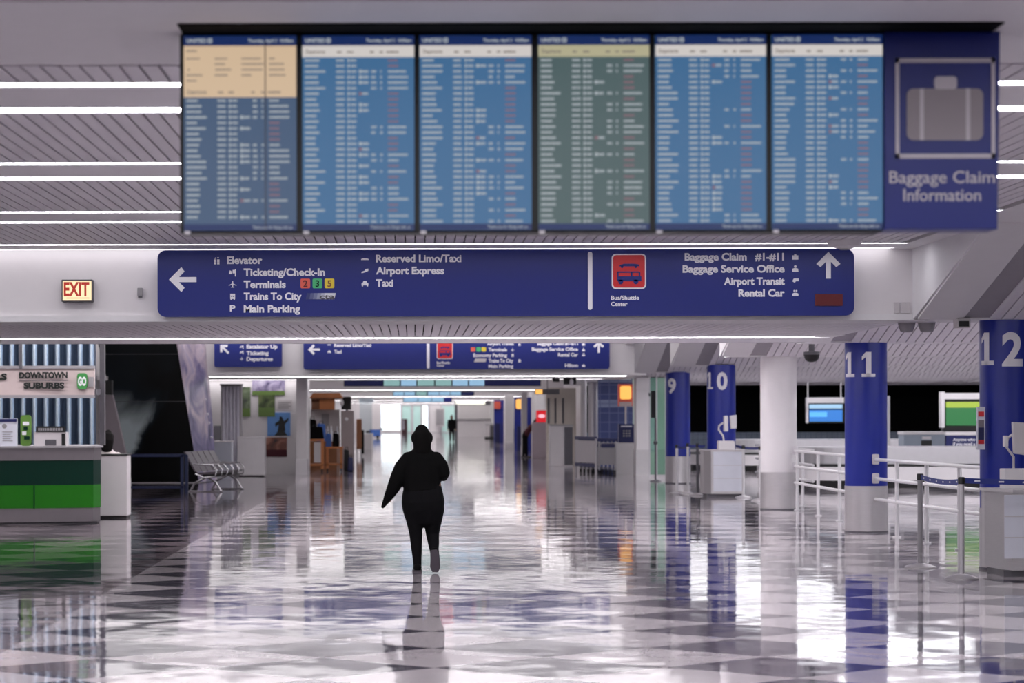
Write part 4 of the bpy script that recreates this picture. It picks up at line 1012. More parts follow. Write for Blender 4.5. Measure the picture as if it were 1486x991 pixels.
for x0, x1, dd, lb in ((746.5, 771, 122, 'nearer'), (717, 731, 160, 'farther')):
    T = thing('blue_signboard', '%s blue wall panel with a glowing orange sign on the far right' % lb, 'sign', (PX((x0+x1)/2, dd), dd, 0))
    zt = PZ(577, dd) if lb == 'nearer' else PZ(581, dd)
    part(T, 'board', MB().box(PX(x0, dd), PX(x1, dd), dd, dd+.3, 0, zt), BLUE)
    xm = PX((x0*2+x1)/3, dd); part(T, 'lit_sign', MB().rbox(xm-.2, xm+.2, dd-.15, dd, zt-.55, zt-.08, 0.08), WARM if lb == 'nearer' else LCOR)
    part(T, 'lower_machine', MB().box(xm-.15, xm+.15, dd-.15, dd, 0, 1.2), NAVY)
for x0, x1, dd in ((733, 745.5, 131), (757, 765, 118)):
    T = thing('square_pillar', 'white square pillar %s the far right side' % ('between the two blue panels along' if dd > 120 else 'behind the leaning person on'), 'column', (PX((x0+x1)/2, dd), dd, 0))
    part(T, 'shaft', MB().box(PX(x0, dd), PX(x1, dd), dd, dd+.5, 0.3, ZB), WHITE); part(T, 'skirt', MB().box(PX(x0, dd)-.02, PX(x1, dd)+.02, dd-.02, dd+.52, 0, 0.3), SATIN)
dd = 205.0
T = thing('food_counter', 'far white food counter under a bright lit menu strip', 'counter', (PX(688, dd), dd, 0))
part(T, 'lit_menu', MB().box(PX(661, dd), PX(704, dd), dd, dd+.3, PZ(587, dd), PZ(580, dd)), LITW); part(T, 'shutter', MB().box(PX(666, dd), PX(711, dd), dd+.2, dd+.4, PZ(608, dd), PZ(588, dd)), OFFW)
part(T, 'counter_top', MB().box(PX(664, dd), PX(712, dd), dd-.3, dd+.4, PZ(610, dd), PZ(608, dd)), GREYP); part(T, 'counter_front', MB().box(PX(664, dd), PX(712, dd), dd-.2, dd+.4, 0, PZ(610, dd)), WHITE)
part(T, 'side_post', MB().box(PX(660, dd), PX(664, dd), dd, dd+.5, 0, PZ(578, dd)), GREYD); part(T, 'fascia', MB().box(PX(660, dd), PX(712, dd), dd+.3, dd+.6, PZ(588, dd), 3.6), GREYD)
T = solo('vending_cabinet', 'dark red vending cabinet in front of the frosted doors', 'vending machine', MB().box(PX(583, 235), PX(591, 235), 235, 235.8, 0, PZ(608, 235)).box(PX(584, 235), PX(587, 235), 234.97, 235, 0.4, PZ(610, 235), 1), [mat('oxblood', (84, 44, 54), 0.4), PAPER])
T = solo('notice_board', 'grey notice board on the white door near the end wall', 'notice', MB().box(PX(632, 249.5), PX(645, 249.5), 249.5, 250.09, PZ(619, 249.5), PZ(592, 249.5)).box(PX(633, 249.5), PX(644, 249.5), 249.47, 249.5, PZ(617, 249.5), PZ(594, 249.5), 1), [OFFW, GREYP])
# ================================================================ left side: counter kiosk
dl = 41.0
x_r = PX(142, dl)
T = thing('shuttle_counter', 'curved ticket counter banded in dark and bright green at the left', 'counter', (-7.2, dl+.8, 0))
def plan(e):
    """counter outline seen from above: gently bowed front, rounded right corner"""
    pts = []
    for i in range(13):
        t = i/12; pts.append((-8.9+(x_r+e-(-8.9))*t*0.97, dl-.25-e+0.85*t**3*0.5+0.15*t))
    pts += [(x_r+e-.03, dl+.62), (x_r+e-.12, dl+1.0), (x_r+e-.34, dl+2.2), (-8.9, dl+2.2)]
    return pts
part(T, 'kick_plate', MB().prism(plan(-0.06), 'Z', 0, 0.035), GREYD)
CST = mat('counter_steel', (118, 112, 116), 0.35, 0.5)
part(T, 'steel_base', MB().prism(plan(-0.01), 'Z', 0.035, 0.26), CST)
lg = part(T, 'light_band', MB().prism(plan(0), 'Z', 0.26, 0.63), GLITE, label='bright green band')
part(lg, 'seam', MB().box(PX(51, dl)-.006, PX(51, dl)+.006, dl-.16, dl-.1, 0.26, 0.63), GDARK)
part(T, 'dark_band', MB().prism(plan(0), 'Z', 0.63, 1.03), GDARK, label='dark green band')
part(T, 'steel_band', MB().prism(plan(0.01), 'Z', 1.03, 1.23), CST)
part(T, 'worktop', MB().prism(plan(0.04), 'Z', 1.23, 1.26), GREYP)
dn = 41.6
T = thing('kiosk_frame', 'dark grey upright frame post at the right end of the green counter', 'post', (PX(141, dn), 42.4, 1.26))
part(T, 'post', MB().box(PX(137, dn), PX(144, dn), 42.3, 42.45, 1.26, 3.85), GREYD)
T = thing('overhead_banner', 'curved cream fascia reading DOWNTOWN SUBURBS over the green counter', 'sign', (-7, dn, PZ(573, dn)))
fb = MB(); n = 12
def yf(x): t = (x+9.0)/(PX(137, dn)+9.0); return dn-.15+0.15*t**3
xs = [-9.0+(PX(137, dn)+9.0)*i/n for i in range(n+1)]
zb, zt = PZ(572, dn), PZ(534, dn)
fb.prism([(x, yf(x)) for x in xs]+[(x, yf(x)+.12) for x in reversed(xs)], 'Z', zb, zt)
part(T, 'fascia', fb, PINKW)
part(T, 'rim', MB().prism([(x, yf(x)-.03) for x in xs]+[(x, yf(x)+.14) for x in reversed(xs)], 'Z', zb-.05, zb).prism([(x, yf(x)-.03) for x in xs]+[(x, yf(x)+.14) for x in reversed(xs)], 'Z', zt, zt+.05), GREYP)
INK = mat('black_ink', (18, 26, 24), 0.5)
yl = yf(PX(27, dn))-.012
text(T, 'DOWNTOWN', PX(29.5, dn), yl, PZ(547.5, dn), 8.5/0.72*dn/F, INK, 70*dn/F, bold=0.05)
text(T, 'SUBURBS', PX(36, dn), yl, PZ(562.5, dn), 8.5/0.72*dn/F, INK, 59*dn/F, bold=0.05)
part(T, 'rule', MB().box(PX(29.5, dn), PX(100, dn), yl-.004, yl+.01, PZ(551.5, dn), PZ(550.5, dn)), GREYD)
text(T, 'RS', PX(-6, dn), yf(PX(-8, dn))-.012, PZ(549.5, dn), 8.5/0.72*dn/F, INK, 18*dn/F, bold=0.05)
yg = yf(PX(121, dn))-.04
go = part(T, 'go_emblem', MB().rbox(PX(113, dn), PX(127.5, dn), yg-.02, yg+.03, PZ(563.5, dn), PZ(540.5, dn), 0.05), mat('emblem_green', (62, 142, 72), 0.4), label='green rounded emblem reading GO')
text(go, 'GO', PX(120.2, dn), yg-.02, PZ(558, dn), 12/0.72*dn/F, LETTER, 12*dn/F, 'CENTER', bold=0.05)
part(T, 'side_note', MB().box(PX(129, dn), PX(136, dn), yg+.02, yg+.06, PZ(560, dn), PZ(546, dn)), GREYP)
part(T, 'bracket', MB().box(PX(133, dn), PX(139, dn), yf(PX(135, dn))+.05, 42.29, zb, zb+.1), GREYD)
part(T, 'hanger', MB().box(-8.0, -7.95, dn-.3, dn-.25, zt, 3.88).box(-6.4, -6.35, dn-.25, dn-.2, zt, 3.88), GREYD)
# corrugated screen behind the counter
cg = MB(); pts = []; xa, xb = -8.95, PX(138, 44.5)
m_ = 17
for i in range(m_*8+1):
    t = i/(m_*8); pts.append((xa+(xb-xa)*t, 44.6+0.075*math.sin(2*PI*m_*t)))
for i in range(len(pts)-1):
    (xa_, ya_), (xb_, yb_) = pts[i], pts[i+1]
    k8 = i % 8  # rib highlights and shade are painted in, segment by segment
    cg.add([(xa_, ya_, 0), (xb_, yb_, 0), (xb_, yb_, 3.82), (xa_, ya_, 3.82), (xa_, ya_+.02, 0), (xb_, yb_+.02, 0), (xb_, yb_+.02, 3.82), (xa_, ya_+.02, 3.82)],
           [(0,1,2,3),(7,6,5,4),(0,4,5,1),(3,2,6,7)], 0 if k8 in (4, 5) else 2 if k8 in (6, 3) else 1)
solo('corrugated_screen', 'blue-grey corrugated metal screen behind the green counter', 'screen', cg, [CORR, mat('corrugated_shade', (52, 64, 82), 0.35, 0.2), mat('corrugated_half_shade', (128, 148, 170), 0.3, 0.2)])
# things on the counter
zc = 1.26
T = thing('notice_stand', 'white upright notice with a dark heading at the left end of the counter', 'notice', (PX(10, dl), dl+.1, zc))
part(T, 'sheet', MB().box(PX(-6, dl), PX(23.5, dl), dl+.1, dl+.14, zc, PZ(606, dl)), PAPER)
g = MB(); g.box(PX(-6, dl), PX(23, dl), dl+.09, dl+.1, PZ(611, dl), PZ(606.5, dl), 1)
for i in range(5): g.box(PX(2, dl), PX(17-3*(i % 2), dl), dl+.095, dl+.1, PZ(626+i*3.2, dl), PZ(625+i*3.2, dl), 0)
g.prism([(PX(5+3.5*math.cos(t*PI/8), dl), PZ(617+3.5*math.sin(t*PI/8), dl)) for t in range(16)], 'Y', dl+.095, dl+.1, 0)
part(T, 'print', g, [GREYP, NAVY])
T = thing('leaflet_stand', 'tall green leaflet stand between the white notice and the card box', 'leaflet', (PX(34, dl), dl+.3, zc))
part(T, 'board', MB().rbox(PX(25.5, dl), PX(41, dl), dl+.3, dl+.36, zc, PZ(601, dl), 0.05), mat('leaf_green', (92, 134, 52), 0.5))
g = MB()
for i, (a, b) in enumerate(((29, 38), (30, 36), (28, 34), (31, 39))): g.box(PX(a, dl), PX(b, dl), dl+.29, dl+.3, PZ(616+i*7, dl), PZ(611+i*7, dl), i % 2)
part(T, 'print', g, [LETTER, GDARK])
T = thing('card_box', 'low pale display box with a black header on the green counter', 'display box', (PX(70, dl), dl+.2, zc))
part(T, 'box', MB().box(PX(47, dl), PX(93.5, dl), dl+.2, dl+.5, zc, PZ(626, dl)), OFFW)
part(T, 'header', MB().box(PX(49.5, dl), PX(92, dl), dl+.19, dl+.24, PZ(626, dl), PZ(617.5, dl)), BLACK)
g = MB(); x = 53
while x < 88:
    w = random.uniform(1.6, 3.4); g.box(PX(x, dl), PX(x+w, dl), dl+.18, dl+.19, PZ(624, dl), PZ(620, dl)); x += w+1
part(T, 'header_print', g, GREYP)
part(T, 'pictures', MB().box(PX(63, dl), PX(79, dl), dl+.19, dl+.2, zc+.01, PZ(637, dl)), GREYD)
part(T, 'black_slot', MB().box(PX(87, dl), PX(92, dl), dl+.18, dl+.2, zc+.01, PZ(628, dl)), BLACK)
# white podium and the railing
dp = 43.5
T = thing('white_podium', 'plain pale podium box standing right of the green counter', 'podium', (PX(163.5, dp), dp, 0))
part(T, 'body', MB().box(PX(144, dp), PX(184, dp), dp, dp+.6, 0.04, PZ(660, dp)), OFFW, bev=0.008)
part(T, 'top', MB().box(PX(143, dp), PX(185, dp), dp-.02, dp+.62, PZ(660, dp), PZ(658, dp)), BLACK)
part(T, 'plinth', MB().box(PX(145, dp), PX(183, dp), dp+.03, dp+.57, 0, 0.04), BLACK)
STN = mat('dark_blue_steel', (32, 40, 72), 0.35, 0.3)
dr = 57.0
T = thing('barrier_rail', 'dark blue steel barrier in front of the black slanted wall', 'barrier', (PX(230, dr), dr, 0))
part(T, 'top_rail', MB().box(PX(183, dr), PX(270, dr), dr, dr+.06, PZ(662, dr), PZ(658, dr)), STN); part(T, 'bottom_rail', MB().box(PX(183, dr), PX(270, dr), dr, dr+.04, 0.12, 0.17), STN)
for x in (184.5, 264, 270.5): part(T, 'post', MB().box(PX(x-2.2, dr), PX(x+2.2, dr), dr, dr+.07, 0, PZ(659, dr)), STN)
# black slanted wall (underside of an escalator) with printed side
dw = 66.0
BLKP = mural_mat('dark_cloud_panel', [(3, 3, 4), (6, 8, 10), (22, 32, 40), (84, 104, 110)], 0.28, stretch=(1.0, 1.0, 0.8))  # black with a pale cloudy area towards the lower left
BLKP.node_tree.nodes['Principled BSDF'].inputs['Roughness'].default_value = 0.3; BLKP.node_tree.nodes['Principled BSDF'].inputs['Specular IOR Level'].default_value = 0.12
_nt = BLKP.node_tree; _rp = [n_ for n_ in _nt.nodes if n_.type == 'VALTORGB'][0]; _no = [n_ for n_ in _nt.nodes if n_.type == 'TEX_NOISE'][0]
_no.inputs['Scale'].default_value = 0.7
_g = N(_nt, 'ShaderNodeNewGeometry')
_sub = N(_nt, 'ShaderNodeVectorMath', operation='SUBTRACT'); _sub.inputs[1].default_value = (PX(188, dw), dw, PZ(695, dw))
_nt.links.new(_g.outputs['Position'], _sub.inputs[0])
_u = Vector((PX(268, dw)-PX(188, dw), 0, PZ(530, dw)-PZ(695, dw))).normalized(); _n = Vector((-_u.z, 0, _u.x))
def _dot(v):
    q = N(_nt, 'ShaderNodeVectorMath', operation='DOT_PRODUCT'); q.inputs[1].default_value = v
    _nt.links.new(_sub.outputs[0], q.inputs[0]); return q.outputs['Value']
def _rng(o, a_, b_, c_, d_):
    q = N(_nt, 'ShaderNodeMapRange', interpolation_type='SMOOTHSTEP')
    for nm, v in (('From Min', a_), ('From Max', b_), ('To Min', c_), ('To Max', d_)): q.inputs[nm].default_value = v
    _nt.links.new(o, q.inputs['Value']); return q.outputs['Result']
def _mth(op, a_, b_):
    q = N(_nt, 'ShaderNodeMath', operation=op)
    for i_, v in enumerate((a_, b_)):
        if isinstance(v, float): q.inputs[i_].default_value = v
        else: _nt.links.new(v, q.inputs[i_])
    return q.outputs[0]
_s = _mth('ADD', _dot(_n), _mth('MULTIPLY', _mth('SUBTRACT', _no.outputs['Fac'], 0.5), 1.0))
_side = _rng(_s, -0.1, 0.35, 0.0, 1.0)
_low = _rng(_dot((0, 0, 1)), 2.6, 0.9, 0.26, 1.0)
_nz = _rng(_no.outputs['Fac'], 0.3, 0.7, 0.6, 1.0)
_nt.links.new(_mth('MULTIPLY', _mth('MULTIPLY', _side, _low), _nz), _rp.inputs['Fac'])
_e = _rp.color_ramp.elements
_e[0].position = 0.03; _e[1].position = 0.14; _e[2].position = 0.3; _e[3].position = 0.66
_e[3].color = (*lin((196, 210, 212)), 1)
T = thing('slanted_wall', 'tall black glossy leaning wall with a cloudy pale area and lilac printed edge', 'wall panel', (PX(230, dw), dw, 0))
def ww(px, py, d): return (PX(px, d), PZ(py, d))
zb_, zt_ = 0.02, 3.75
def leanx(px0, py0, px1, py1, z):
    a, b = PX(px0, dw), PX(px1, dw); za, zb2 = PZ(py0, dw), PZ(py1, dw)
    return a+(b-a)*(z-za)/(zb2-za)
lx = lambda z: leanx(143, 500, 190, 695, z)
rx = lambda z: leanx(257, 500, 283.5, 668, z)
part(T, 'front_panel', MB().prism([(lx(zb_), zb_), (rx(zb_), zb_), (rx(zt_), zt_), (lx(zt_), zt_)], 'Y', dw, dw+.1), BLKP)
seam = MB()
for z in (PZ(513, dw), PZ(582, dw)): seam.box(lx(z), rx(z), dw-.006, dw, z-.008, z+.008)
part(T, 'panel_joints', seam, GREYD)
sp = MB(); W2 = 0.62
sp.add([(rx(zb_), dw, zb_), (rx(zt_), dw, zt_), (rx(zt_)+W2, dw+2.0, zt_), (rx(zb_)+.32, dw+2.0, zb_), (rx(zb_)-.1, dw+.1, zb_), (rx(zt_)-.1, dw+.1, zt_), (rx(zt_)+W2-.1, dw+2.1, zt_), (rx(zb_)+.22, dw+2.1, zb_)],
       [(0,1,2,3),(4,7,6,5),(0,4,5,1),(1,5,6,2),(2,6,7,3),(3,7,4,0)])
sd = part(T, 'printed_side', sp, MURAL_SIDE, label='lilac and grey printed side face')
for py in (579, 600, 613, 634):
    z = PZ(py, dw+1.4); part(sd, 'light_bead', MB().ball((rx(z)+.40, dw+1.4, z), 0.035, 8), LETTER)  # plain white beads standing in for the small lights on this edge
T = thing('grey_wing_wall', 'pale grey tapered wall behind the head of the seated person', 'wall panel', (PX(158, 62), 62, 0))
part(T, 'panel', MB().prism([ww(143, 572, 62), ww(163, 572, 62), ww(183, 662, 62), ww(143, 662, 62)], 'Y', 62, 62.3), mat('warm_grey', (150, 140, 146), 0.6))
part(T, 'foot', MB().prism([ww(143, 662, 62), ww(183, 662, 62), (PX(190, 62), 0), (PX(143, 62), 0)], 'Y', 62, 62.3), GREYD)
part(T, 'dark_box', MB().box(PX(146, 62), PX(163, 62), 61.9, 62.2, PZ(571.5, 62), PZ(551, 62)), BLACK); part(T, 'ledge', MB().box(PX(142, 62), PX(156, 62), 61.8, 62.1, PZ(551, 62), PZ(545, 62)), OFFW)
SEATG = mat('seat_grey', (92, 84, 92), 0.4)
# tandem seating
a0 = (PX(277, 58), 58.0); dirv = Vector((0.16, 0.987, 0)).normalized(); fwd = Vector((0.987, -0.16, 0))
T = thing('tandem_bench', 'row of joined grey waiting seats with chrome arm loops', 'bench', (a0[0], a0[1], 0))
def S3(i, f_, z): p = Vector((a0[0], a0[1], 0))+dirv*(i*0.56)+fwd*f_; return (p.x, p.y, z)
for i in range(5):
    b = MB()
    def slab(f0, z0, f1, z1, t, mb, w=0.5):
        p = [S3(i+0.04, f0, z0), S3(i+0.04+w/0.56, f0, z0), S3(i+0.04+w/0.56, f1, z1), S3(i+0.04, f1, z1)]
        q = [(a[0], a[1], a[2]-t) for a in p] if abs(z1-z0) < .2 else [(a[0]-fwd.x*t, a[1]-fwd.y*t, a[2]) for a in p]
        mb.add(p+q, [(0,1,2,3),(7,6,5,4),(0,4,5,1),(1,5,6,2),(2,6,7,3),(3,7,4,0)])
    s_ = MB(); slab(0.12, 0.44, 0.56, 0.47, 0.05, s_)
    part(T, 'seat', s_, SEATG)
    s_ = MB(); slab(0.12, 0.46, -0.14, 0.92, 0.04, s_)
    part(T, 'backrest', s_, SEATG)
for i in range(6):
    part(T, 'arm_loop', MB().tube([S3(i, .1, .42), S3(i, .3, .33), S3(i, .56, .36), S3(i, .6, .5), S3(i, .5, .62), S3(i, .05, .64)], 0.018, 6), CHROME, True)
part(T, 'beam', MB().tube([S3(0, .28, .36), S3(5, .28, .36)], 0.04, 8), BLACK)
for i in (0.6, 4.4):
    part(T, 'leg', MB().tube([S3(i, -.1, .02), S3(i, .0, .2), S3(i, .28, .34), S3(i, .5, .22), S3(i, .62, .02)], 0.025, 8).tube([S3(i, -.14, .015), S3(i, .66, .015)], 0.015, 6), CHROME, True)
# picture wall and the boxes in front of it
def picture(x0, x1, y0, y1, cols, lab, sc=3.0, parts=()):
    d = DW
    T = thing('wall_picture', lab, 'picture', (PX((x0+x1)/2, d), d, PZ(y1, d)))
    part(T, 'print', MB().box(PX(x0, d), PX(x1, d), d-.03, d, PZ(y1, d), PZ(y0, d)), mural_mat('print', cols, sc))
    for nm, m, (a, b, c, e) in parts: part(T, nm, MB().box(PX(a, d), PX(b, d), d-.036, d-.03, PZ(e, d), PZ(c, d)), m)
    return T
GR = mat('print_green', (98, 124, 62), 0.5); SKYB = mat('print_sky', (92, 140, 200), 0.5)
picture(366, 413.5, 549, 573, [(70, 64, 96), (150, 140, 170), (196, 190, 206)], 'topmost wall picture of a crowd above green grass', 4, (('grass', GR, (366, 413.5, 567, 573)),))
picture(375, 399, 573, 604, [(40, 50, 34), (80, 96, 56), (130, 140, 96)], 'wall picture of trees and a lawn directly under the crowd picture', 3, (('lawn', GR, (375, 399, 591, 604)),))
picture(349, 363.5, 561, 604, [(60, 66, 62), (96, 110, 84), (140, 150, 130)], 'narrow green wall picture beside the tall silver totem', 3, (('lawn', GR, (349, 363.5, 592, 604)),))
T = picture(388, 421.5, 598, 632, [(78, 128, 196), (92, 142, 204), (104, 150, 210)], 'wall picture of a dark statue against a blue sky', 1)
st = MB(); d = DW
for poly in ([(398, 632), (417, 632), (412, 624), (404, 624)], [(403, 625), (414, 625), (413, 612), (409, 604), (406, 604), (405, 612)], [(399, 614), (405, 610), (406, 614), (400, 619)], [(412, 611), (418, 606), (419, 609), (413, 616)]):
    st.prism([(PX(a, d), PZ(b, d)) for a, b in poly], 'Y', d-.036, d-.03)
part(T, 'statue', st, BLACK)
picture(384, 416.5, 634, 662, [(46, 26, 30), (120, 66, 50), (176, 128, 110)], 'lowest wall picture in brown and pink tones', 3, (('base_band', CLOTHM, (384, 416.5, 652, 662)),))
T = thing('caption_panel', 'pale caption text panel right of the lawn picture', 'caption', (PX(412, DW), DW, PZ(594, DW)))
part(T, 'panel', MB().box(PX(403, DW), PX(424, DW), DW-.02, DW, PZ(594, DW), PZ(580, DW)), OFFW)
g = MB()
for i in range(4): g.box(PX(404, DW), PX(422-3*(i % 2), DW), DW-.024, DW-.02, PZ(584.5+i*2.6, DW), PZ(583+i*2.6, DW))
part(T, 'print', g, GREYP)
d = 73.0
T = thing('grey_box_stand', 'pale grey upright box in front of the picture wall', 'cabinet', (PX(364, d), d, 0))
part(T, 'body', MB().box(PX(344.5, d), PX(384, d), d, d+.7, 0.03, PZ(635, d)), GREYL, bev=0.01); part(T, 'top', MB().box(PX(344, d), PX(384.5, d), d-.02, d+.72, PZ(635, d), PZ(633, d)), SATIN); part(T, 'plinth', MB().box(PX(346, d), PX(382, d), d+.04, d+.66, 0, 0.03), BLACK)
d = 74.3
T = thing('silver_totem', 'tall silver ribbed totem standing before the white picture wall', 'totem', (PX(334, d), d, 0))
part(T, 'core', MB().box(PX(320, d), PX(350, d), d+.1, d+.6, 0, PZ(557, d)), GREYL, bev=0.02)
for i in range(5):
    x = PX(324+i*5.2, d); part(T, 'fluted_tube', MB().tube([(x, d+.08, 0.1), (x, d+.08, PZ(560, d))], 0.05, 10), SILV, True)
part(T, 'cap', MB().box(PX(319, d), PX(351, d), d, d+.62, PZ(558.5, d), PZ(556.5, d)), GREYD)
d = 69.0
T = thing('white_box_stand', 'white box stand behind the waiting seats', 'cabinet', (PX(312, d), d, 0))
part(T, 'body', MB().box(PX(298, d), PX(336, d), d, d+.6, 0.0, PZ(641, d)), mat('cool_white', (176, 180, 190), 0.4), bev=0.01); part(T, 'top', MB().box(PX(297, d), PX(337, d), d-.02, d+.62, PZ(641, d), PZ(639.5, d)), OFFW)
solo('black_bowl', 'small black dish on the white box stand', 'bowl', MB().lathe([(0.08, 0), (0.13, 0.02), (0.15, 0.06), (0.13, 0.06), (0.1, 0.03)], PX(303, d), d+.2, PZ(639.5, d)), BLACK, smooth=True)
solo('grey_partition', 'narrow grey panel standing left of the silver totem', 'panel', MB().rbox(PX(310, 72), PX(320, 72), 72, 72.2, 0, PZ(617, 72), 0.03), GREYD)
# ================================================================ shop on the left in the distance
d = 84.0
T = thing('shop_kiosk', 'orange wooden shop kiosk with a tiered roof and grey side panels', 'kiosk', (PX(485, d), d, 0))
part(T, 'roof', MB().prism([(PX(450, d), PZ(577, d)), (PX(497, d), PZ(577, d)), (PX(493, d), PZ(570, d)), (PX(455, d), PZ(570, d))], 'Y', d-.3, d+1.2), WOOD)
part(T, 'roof_rim', MB().box(PX(451, d), PX(496, d), d-.32, d+1.2, PZ(578.5, d), PZ(577, d)), WOODD)
part(T, 'upper_box', MB().box(PX(464, d), PX(485, d), d-.1, d+.8, PZ(594, d), PZ(578, d)), WOOD); part(T, 'upper_side', MB().box(PX(452, d), PX(464, d), d, d+.8, PZ(594, d), PZ(578, d)), WOODD)
part(T, 'shelf_panel', MB().box(PX(450, d), PX(492, d), d+.5, d+.8, 0, PZ(594, d)), OFFW); part(T, 'notice', MB().box(PX(466, d), PX(477, d), d+.45, d+.5, PZ(622, d), PZ(600, d)), GREYP)
part(T, 'display_counter', MB().box(PX(446, d), PX(493, d), d-3.2, d+.1, 0, 0.9), WOODD)
part(T, 'grey_panel', MB().box(PX(495, d), PX(513, d), d-.1, d+.8, 0, PZ(596, d)), mat('warm_panel', (164, 152, 152), 0.5)); part(T, 'panel_logo', MB().ball((PX(503, d), d-.11, PZ(608, d)), (0.06, 0.02, 0.06), 10), LETTER)
T = thing('black_spotlight_rack', 'black display rack beside the roof of the wooden kiosk', 'rack', (PX(500, d), d+1.3, 0))
part(T, 'rack', MB().box(PX(494, d), PX(508, d), d+1.3, d+1.7, PZ(594, d), PZ(575, d)).box(PX(500, d), PX(503, d), d+1.4, d+1.6, 0, PZ(594, d)), BLACK); part(T, 'white_item', MB().ball((PX(495, d), d+1.2, PZ(584, d)), (0.05, 0.05, 0.12), 10), LETTER)
def merch(name, lab, cat, x0, x1, y0, y1, d, m, shape='bag', group=None):
    zt, zb2 = PZ(y0, d), PZ(y1, d); xa, xb = PX(x0, d), PX(x1, d); w = xb-xa
    T = thing(name, lab, cat, ((xa+xb)/2, d, zb2), group)
    if shape == 'bag':
        part(T, 'body', MB().prism([(xa, zb2), (xb, zb2), (xb-.1*w, zt-.15*(zt-zb2)), (xa+.12*w, zt-.1*(zt-zb2))], 'Y', d, d+.25), m, bev=0.03)
        part(T, 'handle', MB().tube([((xa+xb)/2-.2*w, d+.1, zt-.15*(zt-zb2)), ((xa+xb)/2-.15*w, d+.1, zt), ((xa+xb)/2+.15*w, d+.1, zt), ((xa+xb)/2+.2*w, d+.1, zt-.15*(zt-zb2))], 0.012, 6), BLACK)
    else:
        part(T, 'bottle', MB().lathe([(w*.5, 0), (w*.5, (zt-zb2)*.65), (w*.2, (zt-zb2)*.8), (w*.2, zt-zb2)], (xa+xb)/2, d+.1, zb2, 12), m, True)
        part(T, 'cap', MB().lathe([(w*.24, zt-zb2), (w*.24, zt-zb2+.04)], (xa+xb)/2, d+.1, zb2, 12), LETTER)
    return T
def wood_stand(x0, x1, yt, yb, d, lab, slat):
    T = thing('wooden_stand', lab, 'wooden stand', (PX((x0+x1)/2, d), d, 0))
    xa, xb = PX(x0, d), PX(x1, d); zt = PZ(yt, d)
    part(T, 'top', MB().box(xa-.02, xb+.02, d-.03, d+.6, zt-.05, zt), WOOD)
    for xx in (xa, xb-.07):
        for yy in (d, d+.5): part(T, 'leg', MB().box(xx, xx+.07, yy, yy+.07, 0.1, zt-.05), WOOD)
    part(T, 'lower_shelf', MB().box(xa, xb, d, d+.57, 0.2, 0.25), WOOD)
    if slat:
        s_ = MB()
        for i in range(4): s_.box(xa+.07, xa+(xb-xa)*.35, d+.02, d+.05, 0.35+i*.15, 0.38+i*.15)
        part(T, 'slats', s_, WOODD)
        part(T, 'white_front', MB().box(xa+(xb-xa)*.4, xb-.07, d+.02, d+.04, 0.3, zt-.1), OFFW)
    for xx in (xa+.04, xb-.04): part(T, 'caster', MB().tube([(xx-.02, d+.05, 0.05), (xx+.02, d+.05, 0.05)], 0.05, 10), BLACK)
wood_stand(446.5, 469, 637, 686, 78.0, 'taller orange wooden stand on wheels next to the white pillar', True)
wood_stand(473, 496.5, 648, 683, 79.0, 'lower orange wooden stand on wheels in front of the kiosk', False)
merch('duffel_bag', 'large black bag on the taller wooden stand', 'bag', 446.5, 470, 616, 636.7, 78.1, CLOTHB)
merch('backpack', 'black backpack hanging high on the kiosk beside the white pillar', 'bag', 446, 460, 604, 639.5, 83.6, CLOTHB)
merch('blue_bag', 'bright blue bag behind the black bag on the kiosk shelf', 'bag', 459, 473, 611, 640.2, 81.5, CURT)
merch('blue_carton', 'blue carton on the lower wooden stand', 'bag', 472, 481, 626, 648, 79.1, CURT)
merch('dark_bag', 'dark bag beside the blue carton on the lower wooden stand', 'bag', 482, 492, 626, 648, 79.1, CLOTHN)
for i, x in enumerate((473.5, 478.5, 487)):
    merch('water_bottle', ('clear bottle left on the shelf behind the blue carton', 'clear bottle in the middle behind the blue carton', 'clear bottle behind the dark bag')[i], 'bottle', x, x+4, 620, 640, 82.5, PAPER, 'bottle')
merch('rolling_case', 'dark suitcase on the floor right of the lower wooden stand', 'suitcase', 498.5, 507, 648, 683.4, 79.5, BLACK)
merch('rolling_case', 'navy blue suitcase on the floor before the grey kiosk panel', 'suitcase', 504, 512.5, 660, 683.9, 79.0, NAVY)
d = 108.0
T = thing('wooden_easel', 'brown wooden display easel beyond the kiosk', 'easel', (PX(520, d), d, 0))
part(T, 'board', MB().box(PX(517, d), PX(525, d), d, d+.1, 0.3, PZ(608, d)), WOODD)
for x in (517.5, 524): part(T, 'leg', MB().box(PX(x, d), PX(x+1, d), d, d+.1, 0, 0.4), BLACK)
part(T, 'dark_side', MB().box(PX(525, d), PX(528, d), d+.1, d+.5, 0.1, PZ(624, d)), CLOTHN)
d = 190.0
T = thing('floor_scrubber', 'low dark cart with a blue body by the far bright window', 'cart', (PX(540, d), d, 0))
part(T, 'body', MB().box(PX(536, d), PX(552, d), d, d+.6, 0.15, PZ(623, d)), CURT, bev=0.04); part(T, 'dark_nose', MB().box(PX(531, d), PX(538, d), d, d+.6, 0.12, PZ(625, d)), BLACK, bev=0.03); part(T, 'handle', MB().tube([(PX(551, d), d+.3, PZ(623, d)), (PX(556, d), d+.3, PZ(622, d))], 0.06, 6), BLACK)
for x in (534, 548): part(T, 'wheel', MB().tube([(PX(x, d), d, 0.12), (PX(x, d), d+.1, 0.12)], 0.12, 12), BLACK)
d = 130.0
T = thing('glass_case', 'pale glass shop case along the far left side', 'shop case', (PX(530, d), d, 0))
